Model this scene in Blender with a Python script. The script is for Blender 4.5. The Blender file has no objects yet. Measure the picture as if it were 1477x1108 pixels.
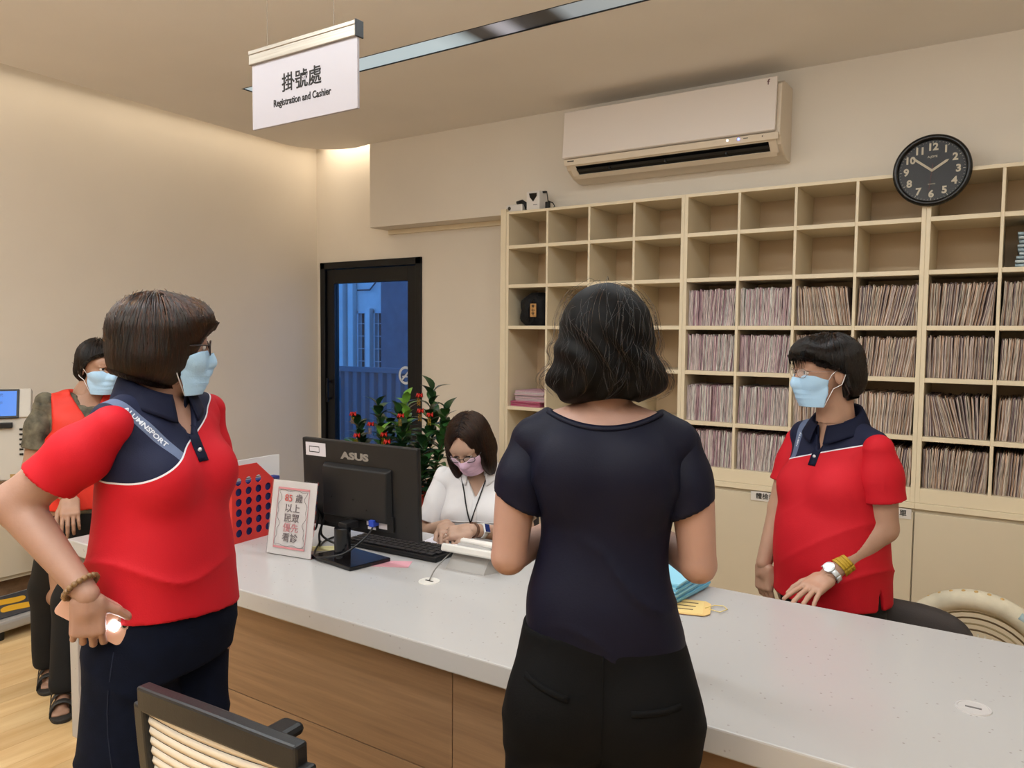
import bpy, bmesh, math, random
import numpy as np
from mathutils import Vector, Matrix, noise as mnoise
random.seed(7); rng = np.random.default_rng(7)
PI = math.pi
scene = bpy.context.scene
C = scene.collection
def link(o, parent=None):
    C.objects.link(o)
    if parent: o.parent = parent
    return o
# ---------------- camera ----------------
cam_d = bpy.data.cameras.new('camera'); cam = link(bpy.data.objects.new('camera', cam_d))
cam_d.sensor_fit = 'HORIZONTAL'; cam_d.sensor_width = 36.0; cam_d.lens = 36.0*1117.1/1477.0; cam_d.clip_start = 0.05
_r = Vector((0.83433, 0.55120, 0.00824)); _u = Vector((-0.04128, 0.04757, 0.99801)); _f = Vector((-0.54972, 0.83301, -0.06245))
M = Matrix(((_r.x,_u.x,-_f.x,0),(_r.y,_u.y,-_f.y,0),(_r.z,_u.z,-_f.z,1.52),(0,0,0,1)))
cam.matrix_world = M
scene.camera = cam
# ---------------- view / world ----------------
scene.view_settings.view_transform = 'Standard'; scene.view_settings.look = 'None'
scene.view_settings.exposure = -0.27; scene.view_settings.gamma = 1.0
try: scene.view_settings.use_curve_mapping = False
except Exception: pass
w = bpy.data.worlds.new('World'); scene.world = w; w.use_nodes = True
bg = w.node_tree.nodes['Background']; bg.inputs[0].default_value = (0.13, 0.42, 1.0, 1); bg.inputs[1].default_value = 1.9
scene.cycles.max_bounces = 8; scene.cycles.diffuse_bounces = 4; scene.cycles.glossy_bounces = 3
scene.cycles.use_denoising = True
# ---------------- large lights: recessed ceiling panels and cove strips of the hall, plus added fill uplights ----------------
def area(name, loc, sx, sy, power, col=(1.0,0.86,0.70), rot=(0,0,0), spread=PI):
    l = bpy.data.lights.new(name, 'AREA'); l.shape = 'RECTANGLE'; l.size = sx; l.size_y = sy; l.energy = power; l.color = col; l.spread = spread
    o = link(bpy.data.objects.new(name, l)); o.location = loc; o.rotation_euler = rot; return o
WARM = (1.0, 0.87, 0.72); NEUT = (0.92, 1.0, 1.05)
area('fill_uplight', (-0.9, -1.0, 2.1), 3.6, 1.2, 225, (0.92,1.0,1.05), rot=(PI,0,0))  # added lamp behind the camera, aimed up to brighten the ceiling
area('fill_uplight', (1.9, 2.0, 2.3), 0.8, 3.0, 22, (0.92,1.0,1.05), rot=(PI,0,0))  # likewise added out of view, lifts the ceiling on the right
area('ceiling_light_source', (-1.9, 0.5, 2.93), 1.6, 0.25, 34, NEUT)
area('ceiling_light_source', (0.7, 0.4, 2.93), 1.6, 0.25, 14, NEUT)
area('ceiling_light_source', (-3.6, 0.6, 2.93), 0.9, 0.25, 14, NEUT)
area('ceiling_light_source', (-1.1, 2.45, 2.94), 2.8, 0.12, 36, NEUT)
area('cove_light_source', (-4.86, 1.3, 3.12), 0.10, 6.6, 17, (1.0,0.86,0.66), rot=(0, -0.5, 0))
area('cove_light_source', (-4.50, 4.50, 3.10), 0.55, 0.08, 2.0, (1.0,0.86,0.66), rot=(0.3, 0, 0))

# ---------------- helpers ----------------
def lin(h):
    h = h.lstrip('#'); out = []
    for i in (0,2,4):
        c = int(h[i:i+2],16)/255; out.append(c/12.92 if c <= 0.04045 else ((c+0.055)/1.055)**2.4)
    return tuple(out)
MATS = {}
def mat(name, col, rough=0.5, metal=0.0, noise=None, bump=None, emit=None, alpha=1.0, trans=0.0, spec=0.5, coat=0.0, sss=0.0, sheen=0.0, ior=1.45, subcol=None):
    """noise=(scale, amount, stretch xyz) varies the colour; bump=(scale, strength, stretch xyz)"""
    if name in MATS: return MATS[name]
    m = bpy.data.materials.new(name); m.use_nodes = True; nt = m.node_tree; b = nt.nodes['Principled BSDF']
    if isinstance(col, str): col = lin(col)
    b.inputs['Base Color'].default_value = (*col,1); b.inputs['Roughness'].default_value = rough; b.inputs['Metallic'].default_value = metal
    b.inputs['Specular IOR Level'].default_value = spec; b.inputs['IOR'].default_value = ior
    b.inputs['Coat Weight'].default_value = coat; b.inputs['Transmission Weight'].default_value = trans; b.inputs['Alpha'].default_value = alpha
    b.inputs['Sheen Weight'].default_value = sheen
    if sss: b.inputs['Subsurface Weight'].default_value = sss; b.inputs['Subsurface Radius'].default_value = (0.9,0.35,0.2); b.inputs['Subsurface Scale'].default_value = 0.01
    if emit: b.inputs['Emission Color'].default_value = (*(lin(emit[0]) if isinstance(emit[0],str) else emit[0]),1); b.inputs['Emission Strength'].default_value = emit[1]
    def coords(st):
        tc = nt.nodes.new('ShaderNodeTexCoord'); mp = nt.nodes.new('ShaderNodeMapping'); mp.inputs['Scale'].default_value = st
        nt.links.new(tc.outputs['Object'], mp.inputs['Vector']); return mp.outputs['Vector']
    if noise:
        n = nt.nodes.new('ShaderNodeTexNoise'); n.inputs['Scale'].default_value = noise[0]; n.inputs['Detail'].default_value = 5
        nt.links.new(coords(noise[2] if len(noise)>2 else (1,1,1)), n.inputs['Vector'])
        mx = nt.nodes.new('ShaderNodeMix'); mx.data_type = 'RGBA'; a = noise[1]
        mx.inputs[6].default_value = (*[c*(1-a) for c in col],1); mx.inputs[7].default_value = (*([min(1,c*(1+a)) for c in col] if not subcol else lin(subcol)),1)
        rp = nt.nodes.new('ShaderNodeMapRange'); rp.inputs['From Min'].default_value = 0.3; rp.inputs['From Max'].default_value = 0.7
        nt.links.new(n.outputs['Fac'], rp.inputs['Value']); nt.links.new(rp.outputs['Result'], mx.inputs[0]); nt.links.new(mx.outputs[2], b.inputs['Base Color'])
    if bump:
        n = nt.nodes.new('ShaderNodeTexNoise'); n.inputs['Scale'].default_value = bump[0]; n.inputs['Detail'].default_value = 4
        nt.links.new(coords(bump[2] if len(bump)>2 else (1,1,1)), n.inputs['Vector'])
        bp = nt.nodes.new('ShaderNodeBump'); bp.inputs['Strength'].default_value = bump[1]; bp.inputs['Distance'].default_value = 0.01
        nt.links.new(n.outputs['Fac'], bp.inputs['Height']); nt.links.new(bp.outputs['Normal'], b.inputs['Normal'])
    MATS[name] = m; return m
class G:
    """collects shapes for ONE mesh object"""
    def __init__(s): s.v=[]; s.f=[]; s.m=[]
    def add(s, vs, fs, m=0, M=None):
        n=len(s.v); s.v += [tuple(M@Vector(p)) if M is not None else tuple(p) for p in vs]; s.f += [tuple(n+i for i in f) for f in fs]; s.m += [m]*len(fs); return s
    def box(s, x0,x1,y0,y1,z0,z1, m=0, M=None):
        return s.add([(x0,y0,z0),(x1,y0,z0),(x1,y1,z0),(x0,y1,z0),(x0,y0,z1),(x1,y0,z1),(x1,y1,z1),(x0,y1,z1)],
              [(0,3,2,1),(4,5,6,7),(0,1,5,4),(1,2,6,5),(2,3,7,6),(3,0,4,7)], m, M)
    def prism(s, poly, z0, z1, m=0, M=None):
        n=len(poly); vs=[(x,y,z0) for x,y in poly]+[(x,y,z1) for x,y in poly]
        return s.add(vs, [tuple(range(n-1,-1,-1)), tuple(range(n,2*n))]+[(i,(i+1)%n,n+(i+1)%n,n+i) for i in range(n)], m, M)
    def lathe(s, prof, n=24, m=0, M=None, closed=True):
        vs=[]; k=len(prof)
        for i in range(n):
            a=2*PI*i/n; vs += [(r*math.cos(a), r*math.sin(a), z) for r,z in prof]
        fs=[(i*k+j,((i+1)%n)*k+j,((i+1)%n)*k+j+1,i*k+j+1) for i in range(n) for j in range(k-1)]
        if closed:
            fs.append(tuple(i*k for i in range(n-1,-1,-1))); fs.append(tuple(i*k+k-1 for i in range(n)))
        return s.add(vs, fs, m, M)
    def tube(s, path, r, n=8, m=0, M=None, closed=False, flat=None):
        P=[Vector(p) for p in path]; k=len(P); rs = r if hasattr(r,'__len__') else [r]*k; vs=[]; up=None
        for i in range(k):
            a=P[(i-1)%k] if (closed or i>0) else P[i]; b=P[(i+1)%k] if (closed or i<k-1) else P[i]
            t=(b-a).normalized()
            if up is None: up = Vector((0,0,1)) if abs(t.z)<0.9 else Vector((1,0,0))
            x=t.cross(up).normalized(); up=x.cross(t).normalized()
            for j in range(n):
                q=2*PI*j/n; vs.append(P[i]+x*math.cos(q)*rs[i]*(flat or 1)+up*math.sin(q)*rs[i])
        fs=[(i*n+j,((i+1)%k)*n+j,((i+1)%k)*n+(j+1)%n,i*n+(j+1)%n) for i in range(k if closed else k-1) for j in range(n)]
        if not closed: fs += [tuple(range(n)), tuple((k-1)*n+j for j in range(n-1,-1,-1))]
        return s.add(vs, fs, m, M)
    def grid(s, fn, nu, nv, m=0, M=None):
        vs=[fn(i/nu, j/nv) for i in range(nu+1) for j in range(nv+1)]
        return s.add(vs, [(i*(nv+1)+j,(i+1)*(nv+1)+j,(i+1)*(nv+1)+j+1,i*(nv+1)+j+1) for i in range(nu) for j in range(nv)], m, M)
    def build(s, name, mats, parent=None, smooth=False, bevel=0, solid=0, sub=0, loc=None, rot=None):
        me=bpy.data.meshes.new(name); me.from_pydata([tuple(p) for p in s.v], [], s.f)
        for mm in (mats if isinstance(mats,(list,tuple)) else [mats]): me.materials.append(mm)
        me.polygons.foreach_set('material_index', s.m); me.update()
        bm=bmesh.new(); bm.from_mesh(me); bmesh.ops.recalc_face_normals(bm, faces=bm.faces); bm.to_mesh(me); bm.free()
        o=link(bpy.data.objects.new(name, me), parent)
        if loc is not None: o.location=loc
        if rot is not None: o.rotation_euler=rot
        if smooth: me.polygons.foreach_set('use_smooth', [True]*len(me.polygons))
        if solid: q=o.modifiers.new('s','SOLIDIFY'); q.thickness=solid; q.offset=0
        if bevel: q=o.modifiers.new('b','BEVEL'); q.width=bevel; q.segments=2; q.limit_method='ANGLE'; q.angle_limit=0.7
        if sub: q=o.modifiers.new('d','SUBSURF'); q.levels=sub; q.render_levels=sub
        return o
def T(x,y,z,rz=0,rx=0,ry=0): return Matrix.Translation((x,y,z))@Matrix.Rotation(rz,4,'Z')@Matrix.Rotation(ry,4,'Y')@Matrix.Rotation(rx,4,'X')
def tag(o, label=None, cat=None, group=None, kind=None):
    if label: o['label']=label
    if cat: o['category']=cat
    if group: o['group']=group
    if kind: o['kind']=kind
    return o
def thing(name, label, cat, loc=(0,0,0), rz=0, group=None):
    o=bpy.data.objects.new(name, None); link(o); o.location=loc; o.rotation_euler=(0,0,rz); o.empty_display_size=0.05
    return tag(o,label,cat,group)
def copy_tree(o, parent=None):
    c=o.copy(); C.objects.link(c); c.parent=parent
    for ch in o.children: copy_tree(ch, c)
    return c
def struct(o): o['kind']='structure'; return o
def text(name, s, size, mt, parent, M, bold=0.0, depth=0.0006, align='CENTER', sx=1.0, shear=0.0):
    cu=bpy.data.curves.new('t','FONT'); cu.body=s; cu.size=size; cu.align_x=align; cu.align_y='CENTER'; cu.offset=bold; cu.extrude=depth; cu.shear=shear; cu.resolution_u=3
    t=bpy.data.objects.new('t',cu); C.objects.link(t)
    dg=bpy.context.evaluated_depsgraph_get(); me=bpy.data.meshes.new_from_object(t.evaluated_get(dg))
    bpy.data.objects.remove(t); bpy.data.curves.remove(cu); me.name=name; me.materials.clear(); me.materials.append(mt)
    me.transform(Matrix(M)@Matrix.Diagonal((sx,1,1,1))); me.update()
    return link(bpy.data.objects.new(name, me), parent)
FACE_S = Matrix.Rotation(PI/2,4,'X')     # text plane turned upright, facing -Y

# ---------------- materials of the room ----------------
def wall_mat(name, col, amt=0.03): return mat(name, col, 0.85, noise=(1.3,amt), bump=(60,0.04))
m_wall = wall_mat('painted_wall', '#e2d8ca'); m_ceil = wall_mat('painted_ceiling', '#eae3da')
m_shelf = mat('cream_laminate', '#e5d5b7', 0.45, noise=(3,0.03)); m_cab = mat('cabinet_laminate', '#d6c8ae', 0.4, noise=(2,0.03))
m_black = mat('black_metal', '#08080a', 0.4); m_blackp = mat('black_plastic', '#0e0f12', 0.45, bump=(400,0.03))
m_white = mat('white_plastic', '#dcd6d0', 0.35); m_glassy = mat('window_glass', (0.75,0.85,1.0), 0.02, trans=1.0, ior=1.45)
def wood_mat(name, c1, c2, stretch, scale=1.0, rough=0.4):
    m=bpy.data.materials.new(name); m.use_nodes=True; nt=m.node_tree; b=nt.nodes['Principled BSDF']; b.inputs['Roughness'].default_value=rough
    tc=nt.nodes.new('ShaderNodeTexCoord'); mp=nt.nodes.new('ShaderNodeMapping'); mp.inputs['Scale'].default_value=stretch
    oi=nt.nodes.new('ShaderNodeObjectInfo'); ad=nt.nodes.new('ShaderNodeVectorMath'); ad.operation='ADD'
    sc=nt.nodes.new('ShaderNodeVectorMath'); sc.operation='SCALE'; sc.inputs[0].default_value=(7,3,5); nt.links.new(oi.outputs['Random'], sc.inputs['Scale'])
    nt.links.new(tc.outputs['Object'], ad.inputs[0]); nt.links.new(sc.outputs[0], ad.inputs[1]); nt.links.new(ad.outputs[0], mp.inputs['Vector'])
    n=nt.nodes.new('ShaderNodeTexNoise'); n.inputs['Scale'].default_value=scale; n.inputs['Detail'].default_value=8; n.inputs['Roughness'].default_value=0.62; n.inputs['Distortion'].default_value=0.4
    nt.links.new(mp.outputs[0], n.inputs['Vector'])
    cr=nt.nodes.new('ShaderNodeValToRGB'); cr.color_ramp.elements[0].position=0.33; cr.color_ramp.elements[0].color=(*lin(c1),1); cr.color_ramp.elements[1].position=0.68; cr.color_ramp.elements[1].color=(*lin(c2),1)
    nt.links.new(n.outputs['Fac'], cr.inputs[0])
    hs=nt.nodes.new('ShaderNodeHueSaturation'); mr=nt.nodes.new('ShaderNodeMapRange'); mr.inputs['To Min'].default_value=0.90; mr.inputs['To Max'].default_value=1.08
    nt.links.new(oi.outputs['Random'], mr.inputs['Value']); nt.links.new(mr.outputs[0], hs.inputs['Value']); nt.links.new(cr.outputs[0], hs.inputs['Color']); nt.links.new(hs.outputs[0], b.inputs['Base Color'])
    bp=nt.nodes.new('ShaderNodeBump'); bp.inputs['Strength'].default_value=0.06; nt.links.new(n.outputs['Fac'], bp.inputs['Height']); nt.links.new(bp.outputs[0], b.inputs['Normal'])
    return m
m_floor = wood_mat('oak_floor', '#c7a06c', '#dcbd8c', (14,1.6,14), 1.0, 0.35)
m_clad = wood_mat('walnut_cladding', '#7a5d44', '#937355', (1.3,18,30), 1.6, 0.42)
# white solid-surface with flecks
m_top = mat('speckled_worktop', '#b9b6b4', 0.22)
_nt=m_top.node_tree; _b=_nt.nodes['Principled BSDF']; _tc=_nt.nodes.new('ShaderNodeTexCoord'); _v=_nt.nodes.new('ShaderNodeTexVoronoi'); _v.inputs['Scale'].default_value=38
_nt.links.new(_tc.outputs['Object'],_v.inputs['Vector']); _n=_nt.nodes.new('ShaderNodeTexNoise'); _n.inputs['Scale'].default_value=9; _nt.links.new(_tc.outputs['Object'],_n.inputs['Vector'])
_m=_nt.nodes.new('ShaderNodeMapRange'); _m.inputs['From Min'].default_value=0.05; _m.inputs['From Max'].default_value=0.12; _nt.links.new(_v.outputs['Distance'],_m.inputs['Value'])
_m2=_nt.nodes.new('ShaderNodeMapRange'); _m2.inputs['From Min'].default_value=0.5; _m2.inputs['From Max'].default_value=0.6; _nt.links.new(_n.outputs['Fac'],_m2.inputs['Value'])
_mm=_nt.nodes.new('ShaderNodeMath'); _mm.operation='MAXIMUM'; _nt.links.new(_m.outputs[0],_mm.inputs[0]); _nt.links.new(_m2.outputs[0],_mm.inputs[1])
_mx=_nt.nodes.new('ShaderNodeMix'); _mx.data_type='RGBA'; _mx.inputs[6].default_value=(*lin('#958f8b'),1); _mx.inputs[7].default_value=(*lin('#b2afad'),1)
_nt.links.new(_mm.outputs[0],_mx.inputs[0]); _nt.links.new(_mx.outputs[2],_b.inputs['Base Color'])

# ================= ROOM SHELL =================
CZ=2.965; XL=-5.02; YB=4.6; YF=-3.0; XR=3.2; YS=4.4; ZS=2.335
struct(G().box(XL-.15,XR+.15,YF-.15,YB+.15,-0.12,-0.012).build('floor', mat('screed','#a78a63',0.7)))
fl=bpy.data.objects['floor']
pi_=0; pm={}
for i in range(30):                     # oak boards near the view are parts of the floor
    x0=XL+.0+i*0.132
    y=YF+(0.37*i)%1.2-0.6
    while y<YB:
        a=max(y,YF); b=min(y+1.2,YB)
        if b-a>0.1 and a<4.2 and b>-0.4:
            key=round(b-a,3)
            g=pm.get(key)
            if g is None:
                o=G().box(0,0.1308,0,b-a-0.0012,-0.012,0).build('floor_board', m_floor, fl, bevel=0.0006); pm[key]=o; o.location=(x0,a,0)
            else:
                o=g.copy(); C.objects.link(o); o.parent=fl; o.location=(x0,a,0)
        elif b-a>0.02:
            G().box(0,0.1308,0,b-a-0.0012,-0.012,0).build('floor_board', m_floor, fl, loc=(x0,a,0))
        y+=1.2
G().box(XL+30*0.132,XR,YF,YB,-0.012,0).build('floor_covering', m_floor, fl)
# left wall
struct(G().box(XL-.15,XL,YF,YB+.15,0,3.4).build('wall_left', m_wall))
struct(G().box(XL,XL+0.015,YF,YB,0,0.08).build('baseboard_left', m_cab, bevel=0.002))
# back wall with door opening (x -4.965..-3.868, z 0..2.115)
DX0,DX1,DZ=-4.968,-3.868,2.115
g=G().box(XL-.15,DX0,YB,YB+.15,0,3.4).box(DX0,DX1,YB,YB+.15,DZ,3.4).box(DX1,XR+.15,YB,YB+.15,0,3.4)
struct(g.build('wall_back', m_wall))
struct(G().box(-4.22,XR,YS,YB,ZS,CZ+.3).build('wall_soffit', m_wall, bevel=0.002))
struct(G().box(-4.19,-2.86,YS+.17,YB,ZS-.035,ZS).build('trim_1', m_shelf, bevel=0.003))
struct(G().box(XR,XR+.15,YF,YB,0,3.4).build('wall_right', m_wall))
struct(G().box(XL-.15,XR+.15,YF-.15,YF,0,3.4).build('wall_front', m_wall))
# lower ceiling slab with rounded corner beside the cove
SX=-4.70
poly=[(XR,YF),(XR,YS),(-4.22,YS)]
for k in range(0,15):                   # rounded corner, from the soffit to the long edge
    a=PI/2+(PI/2)*k/14; poly.append((-4.38+0.40*math.cos(a), 4.04+0.385*math.sin(a)))
EDGE=[(-4.74,3.18),(-4.73,3.02),(-4.64,1.5),(-4.60,YF)]
# slot for the ceiling light channel is cut by building the slab in pieces round it
SL=(-3.93,0.9,3.02,3.18)
g=G()
x0,x1,y0,y1=SL
g.prism([(XR,y1)]+poly[1:]+[EDGE[0]], CZ, CZ+.12)
g.prism([(XR,YF),(XR,y0)]+EDGE[1:], CZ, CZ+.12)
g.prism([EDGE[1],(x0,y0),(x0,y1),EDGE[0]], CZ, CZ+.12)
g.prism([(x1,y0),(XR,y0),(XR,y1),(x1,y1)], CZ, CZ+.12)
struct(g.build('ceiling', m_ceil))
ce=bpy.data.objects['ceiling']
G().box(XL-.15,XR+.15,YF-.15,YB+.15,3.4,3.5).build('upper_ceiling', m_ceil, ce)
# ================= DOOR with what lies outside =================
dr=struct(G().box(DX0,DX0+.055,YB-.02,YB+.1,0,DZ).box(DX1-.055,DX1,YB-.02,YB+.1,0,DZ).box(DX0,DX1,YB-.02,YB+.1,DZ-.055,DZ).build('door_1', m_black, bevel=0.004))
ax0,ax1=DX0+.062,DX1-.062
G().box(ax0,ax0+.085,YB+.0,YB+.06,0.01,DZ-.06).box(ax1-.085,ax1,YB+.0,YB+.06,0.01,DZ-.06).box(ax0+.085,ax1-.085,YB,YB+.06,DZ-.175,DZ-.06).box(ax0+.085,ax1-.085,YB,YB+.06,0.01,0.16).build('door_leaf', m_black, dr, bevel=0.003)
G().box(ax0+.085,ax1-.085,YB+.026,YB+.034,0.16,DZ-.175).build('pane', m_glassy, dr)
hd=G().box(ax0+.035,ax0+.05,YB-.05,YB-.03,0.95,1.15).box(ax0+.035,ax0+.05,YB-.05,YB+.0,0.97,0.99).box(ax0+.035,ax0+.05,YB-.05,YB+.0,1.11,1.13).build('door_handle', m_black, dr, bevel=0.003)
# round frosted no-smoking decal on the glass
m_dec=mat('white_decal','#c9ced4',0.6)
def ring(g,r0,r1,n=40,th=0.0015,M=None):
    vs=[];fs=[]
    for i in range(n):
        a=2*PI*i/n
        for r in (r0,r1):
            for y in (0,-th): vs.append((r*math.cos(a),y,r*math.sin(a)))
    for i in range(n):
        j=(i+1)%n; A=i*4;B=j*4
        fs+=[(A+1,A+3,B+3,B+1),(A,B,B+2,A+2),(A+2,B+2,B+3,A+3),(A,A+1,B+1,B)]
    return g.add(vs,fs,0,M)
st=thing('door_decal','round white no smoking decal on the glass of the black door','decal',(-4.055,YB+.024,1.20))
g=G(); ring(g,.052,.072); g.box(-.06,.06,-.0015,0,-.007,.007,0,Matrix.Rotation(-PI/4,4,'Y')); g.build('prohibition_ring',m_dec,st)
g=G().box(-.035,.02,-.0012,0,-.016,-.004).box(.024,.033,-.0012,0,-.016,-.004); g.tube([(.028,-.0008,.0),(.024,-.0008,.012),(.034,-.0008,.02),(.028,-.0008,.034)],.003,6,flat=.3); g.build('cigarette_symbol',m_dec,st)
# outside: ground, corrugated fence, building
m_out=mat('outdoor_concrete','#8d8f8f',0.9,noise=(3,.1)); m_bld=mat('outdoor_render','#c9cbc9',0.9,noise=(4,.08))
struct(G().box(-14,0,YB+.16,12,-.15,-.03).build('ground', m_out))
fn=thing('fence','blue-grey corrugated metal fence standing outside the glass door','fence',(-7.0,6.6,0))
m_fn=mat('fence_metal','#4f5c68',0.6); g=G()
for k in range(34):
    x=k*.135
    o_=G().prism([(0,0),(.03,-.035),(.085,-.035),(.115,0),(.135,0),(.135,.012),(0,.012)],0,1.10).build('fence_panel' if 0 else 'corrugated_sheet', m_fn, fn) if k==0 else None
    if k==0: base=o_
    else:
        o_=base.copy(); C.objects.link(o_); o_.parent=fn; o_.location=(x,0,0)
G().box(-.02,4.62,-.05,.03,1.08,1.14).build('top_rail', m_fn, fn, bevel=.004)
bl=thing('neighbouring_building','pale building with barred windows behind the fence outside the door','building',(-9.0,8.4,0))
g=G(); # facade with window openings
W=[(-.25,.40),(.705,.925),(1.04,1.32)]
xs=[-1.5]
for a,b in W: xs+=[a,b]
xs+=[1.45]
for i in range(0,len(xs),2): g.box(xs[i],xs[i+1],0,.2,0,3.6)
for a,b in W: g.box(a,b,0,.2,0,0.75).box(a,b,0,.2,1.86,3.6)
g.build('facade', m_bld, bl)
m_fr=mat('window_frame_metal','#b9c0c6',0.5); m_dg=mat('dark_glass','#1b232c',0.1)
for a,b in W:
    wf=G().box(a,a+.025,-.03,.03,.75,1.86).box(b-.025,b,-.03,.03,.75,1.86).box(a,b,-.03,.03,1.83,1.86).box(a,b,-.03,.03,.75,.78).build('window_frame',m_fr,bl)
    G().box(a+.025,b-.025,.05,.06,.78,1.83).build('pane',m_dg,wf)
    g=G()
    for k in range(1,6): g.box(a,b,-.02,-.01,.75+k*.185,.758+k*.185)
    for k in range(1,3): xx=a+(b-a)*k/3; g.box(xx-.003,xx+.003,-.02,-.01,.75,1.86)
    g.build('window_grille',m_fr,wf)
G().box(.43,.54,-.16,-.01,0,3.6).box(.58,.69,-.10,-.01,0,3.6).box(.935,1.03,-.10,-.01,0,1.9).build('wall_pilaster',m_bld,bl,bevel=.01)
G().tube([(.73,-.04,2.17),(.98,-.04,2.17),(1.09,-.04,2.27),(1.10,-.04,3.2)],.012,8).build('cable_conduit',mat('dark_conduit','#2a3440',.5),bl,smooth=True)
G().box(1.44,3.4,-.3,.3,0,3.6).build('dark_column',mat('grey_column','#55606c',.8,noise=(8,.12)),bl)
G().box(-1.5,.40,-.5,-.01,1.93,1.97).box(-1.5,.40,-.5,-.44,2.1,2.2).build('awning',m_fr,bl)
# ================= SHELVING =================
YD=4.2; DEP=.375
CX=[-2.806,-2.511,-2.216,-1.921,-1.600,-1.305,-1.010,-0.715,-0.394,-0.099,0.196,0.491]; CW=.2807
SZ=[2.3172,2.1006,1.8494,1.5839,1.3324,1.0486,0.7946]     # top edge, then top faces of the six boards
t=.0225
def cab_row(k): return None
UN=['shelving unit beside the door holding a bag and pink folders','middle shelving unit behind the standing clinic workers','shelving unit under the wall clock packed with old folders']
units=[]; m_back=mat('back_laminate_bounce','#cdb391',.5,noise=(3,.03))  # shelf laminate made browner; warm bounce inside the cells is painted in
for u in range(3):
    c0=u*4; xL=CX[c0]-.02; xR=CX[c0+3]+CW+.02
    un=thing('shelving_unit','cream open pigeonhole '+UN[u],'shelf',((xL+xR)/2,YD,0),0,None); units.append(un); cx=(xL+xR)/2
    def B(name,x0,x1,y0,y1,z0,z1,m=m_shelf,bev=.0015):
        return G().box(x0-cx,x1-cx,y0,y1,z0,z1).build(name,m,un,bevel=bev)
    B('side_panel',xL,CX[c0],0,DEP,SZ[6]-.07,SZ[0]); B('side_panel',CX[c0+3]+CW,xR,0,DEP,SZ[6]-.07,SZ[0])
    B('top_panel',CX[c0],CX[c0+3]+CW,0,DEP,SZ[0]-.018,SZ[0]-.0005); B('back_panel',CX[c0],CX[c0+3]+CW,DEP-.008,DEP,SZ[6],SZ[0]-.018,m_back)
    for i in range(1,4): B('divider',CX[c0+i]-.0143,CX[c0+i],.0,DEP-.008,SZ[6],SZ[0]-.018)
    for i in range(4):
        for r in range(1,6):
            if c0+i==0 and r==4: continue
            z=SZ[r]
            if c0+i==0 and r==5: z=1.060
            B('shelf_board',CX[c0+i],CX[c0+i]+CW,.001,DEP-.008,z-t,z)
    B('base_board',CX[c0],CX[c0+3]+CW,-.0,DEP-.008,SZ[6]-.07,SZ[6]); 
    # shelf ledge above the cupboards, then cupboard body with doors
    B('ledge',xL,xR,-.012,DEP,SZ[6]-.1,SZ[6]-.071)
    B('cupboard_body',xL,xR,.012,DEP,.0,SZ[6]-.101,m_cab)
    for k in range(2):
        a=xL+k*(xR-xL)/2; b=a+(xR-xL)/2
        d=B('door',a+.003,b-.003,-.008,.011,.09,SZ[6]-.118,m_cab,.002)
G().box(-2.870,-2.828,YD,YB,0,2.335).build('filler_panel', m_shelf, None, bevel=.002)
struct(bpy.data.objects['filler_panel']); bpy.data.objects['filler_panel'].name='trim_2'
# label plates on the cupboard doors
m_lab=mat('label_card','#dad3cb',.4); m_ink=mat('black_ink','#16130f',.7)
def plate(x0,x1,z0,z1,s,par_u,label):
    p=thing('label_plate',label,'label',((x0+x1)/2,YD-.0085,(z0+z1)/2))
    G().box(-(x1-x0)/2,(x1-x0)/2,-.004,0,-(z1-z0)/2,(z1-z0)/2).build('card',m_lab,p,bevel=.0008)
    text('lettering',s,.034,m_ink,p,Matrix.Translation((0,-.0045,0))@FACE_S,bold=.0003)
plate(-1.205,-1.015,.640,.690,'體檢表單',0,'small white door label on the cupboard left of the right worker')
plate(-.60,-.425,.640,.690,'空白表單',0,'small white door label by the cupboard seam right of the right worker')

# ---- folders ----
fcols={'pink':['#c9b1b4','#d3bfbc','#bf9ea6','#ddcfc8','#a98890','#d0b6bc'],'brown':['#b89a84','#c7ad98','#8f705a','#d6c2b0','#a2826a','#5e4a42','#c4b0a8','#7d6a6a']}
fm={k:[mat('folder_%s_%s'%(k,'abcdefgh'[i]),c,.8,noise=(60,.62,(6,1,.25)),bump=(90,.6,(3,1,.3))) for i,c in enumerate(v)] for k,v in fcols.items()}
m_paper=mat('old_paper','#decfc2',.85,noise=(120,.25,(8,1,.2)))
FW=.0102
def folder_mesh(i,m1,m2,m3):
    """bent card cover round a block of papers; front edge faces -Y; base at z=0; width FW along x"""
    r=random.Random(i); g=G(); H=.20; D_=.27
    nz=4
    def strip(xa,xb,mi,yo,h):
        vs=[];
        for k in range(nz+1):
            z=h*k/nz; wv=.0012*math.sin(k*1.7+i*1.3)+r.uniform(-.0006,.0006)
            vs+=[(xa+wv,yo,z),(xb+wv,yo,z)]
        for k in range(nz+1):
            z=h*k/nz; vs+=[(xa,D_,z),(xb,D_,z)]
        n=2*(nz+1); fs=[]
        for k in range(nz):
            a=2*k; fs+=[(a,a+1,a+3,a+2),(a,a+2,n+a+2,n+a),(a+1,n+a+1,n+a+3,a+3)]
        fs.append((2*nz,2*nz+1,n+2*nz+1,n+2*nz)); g.add(vs,fs,mi)
    e=r.uniform(.30,.45)*FW
    strip(0,e,0,r.uniform(0,.004),H); strip(e+.0004,e+.0032,1,r.uniform(.004,.010),H-r.uniform(.003,.012)); strip(e+.0036,FW-.0006,2,r.uniform(0,.005),H-r.uniform(0,.006))
    me=bpy.data.meshes.new('record_folder'); me.from_pydata(g.v,[],g.f)
    for mm in (m1,m2,m3): me.materials.append(mm)
    me.polygons.foreach_set('material_index',g.m); me.update(); return me
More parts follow.
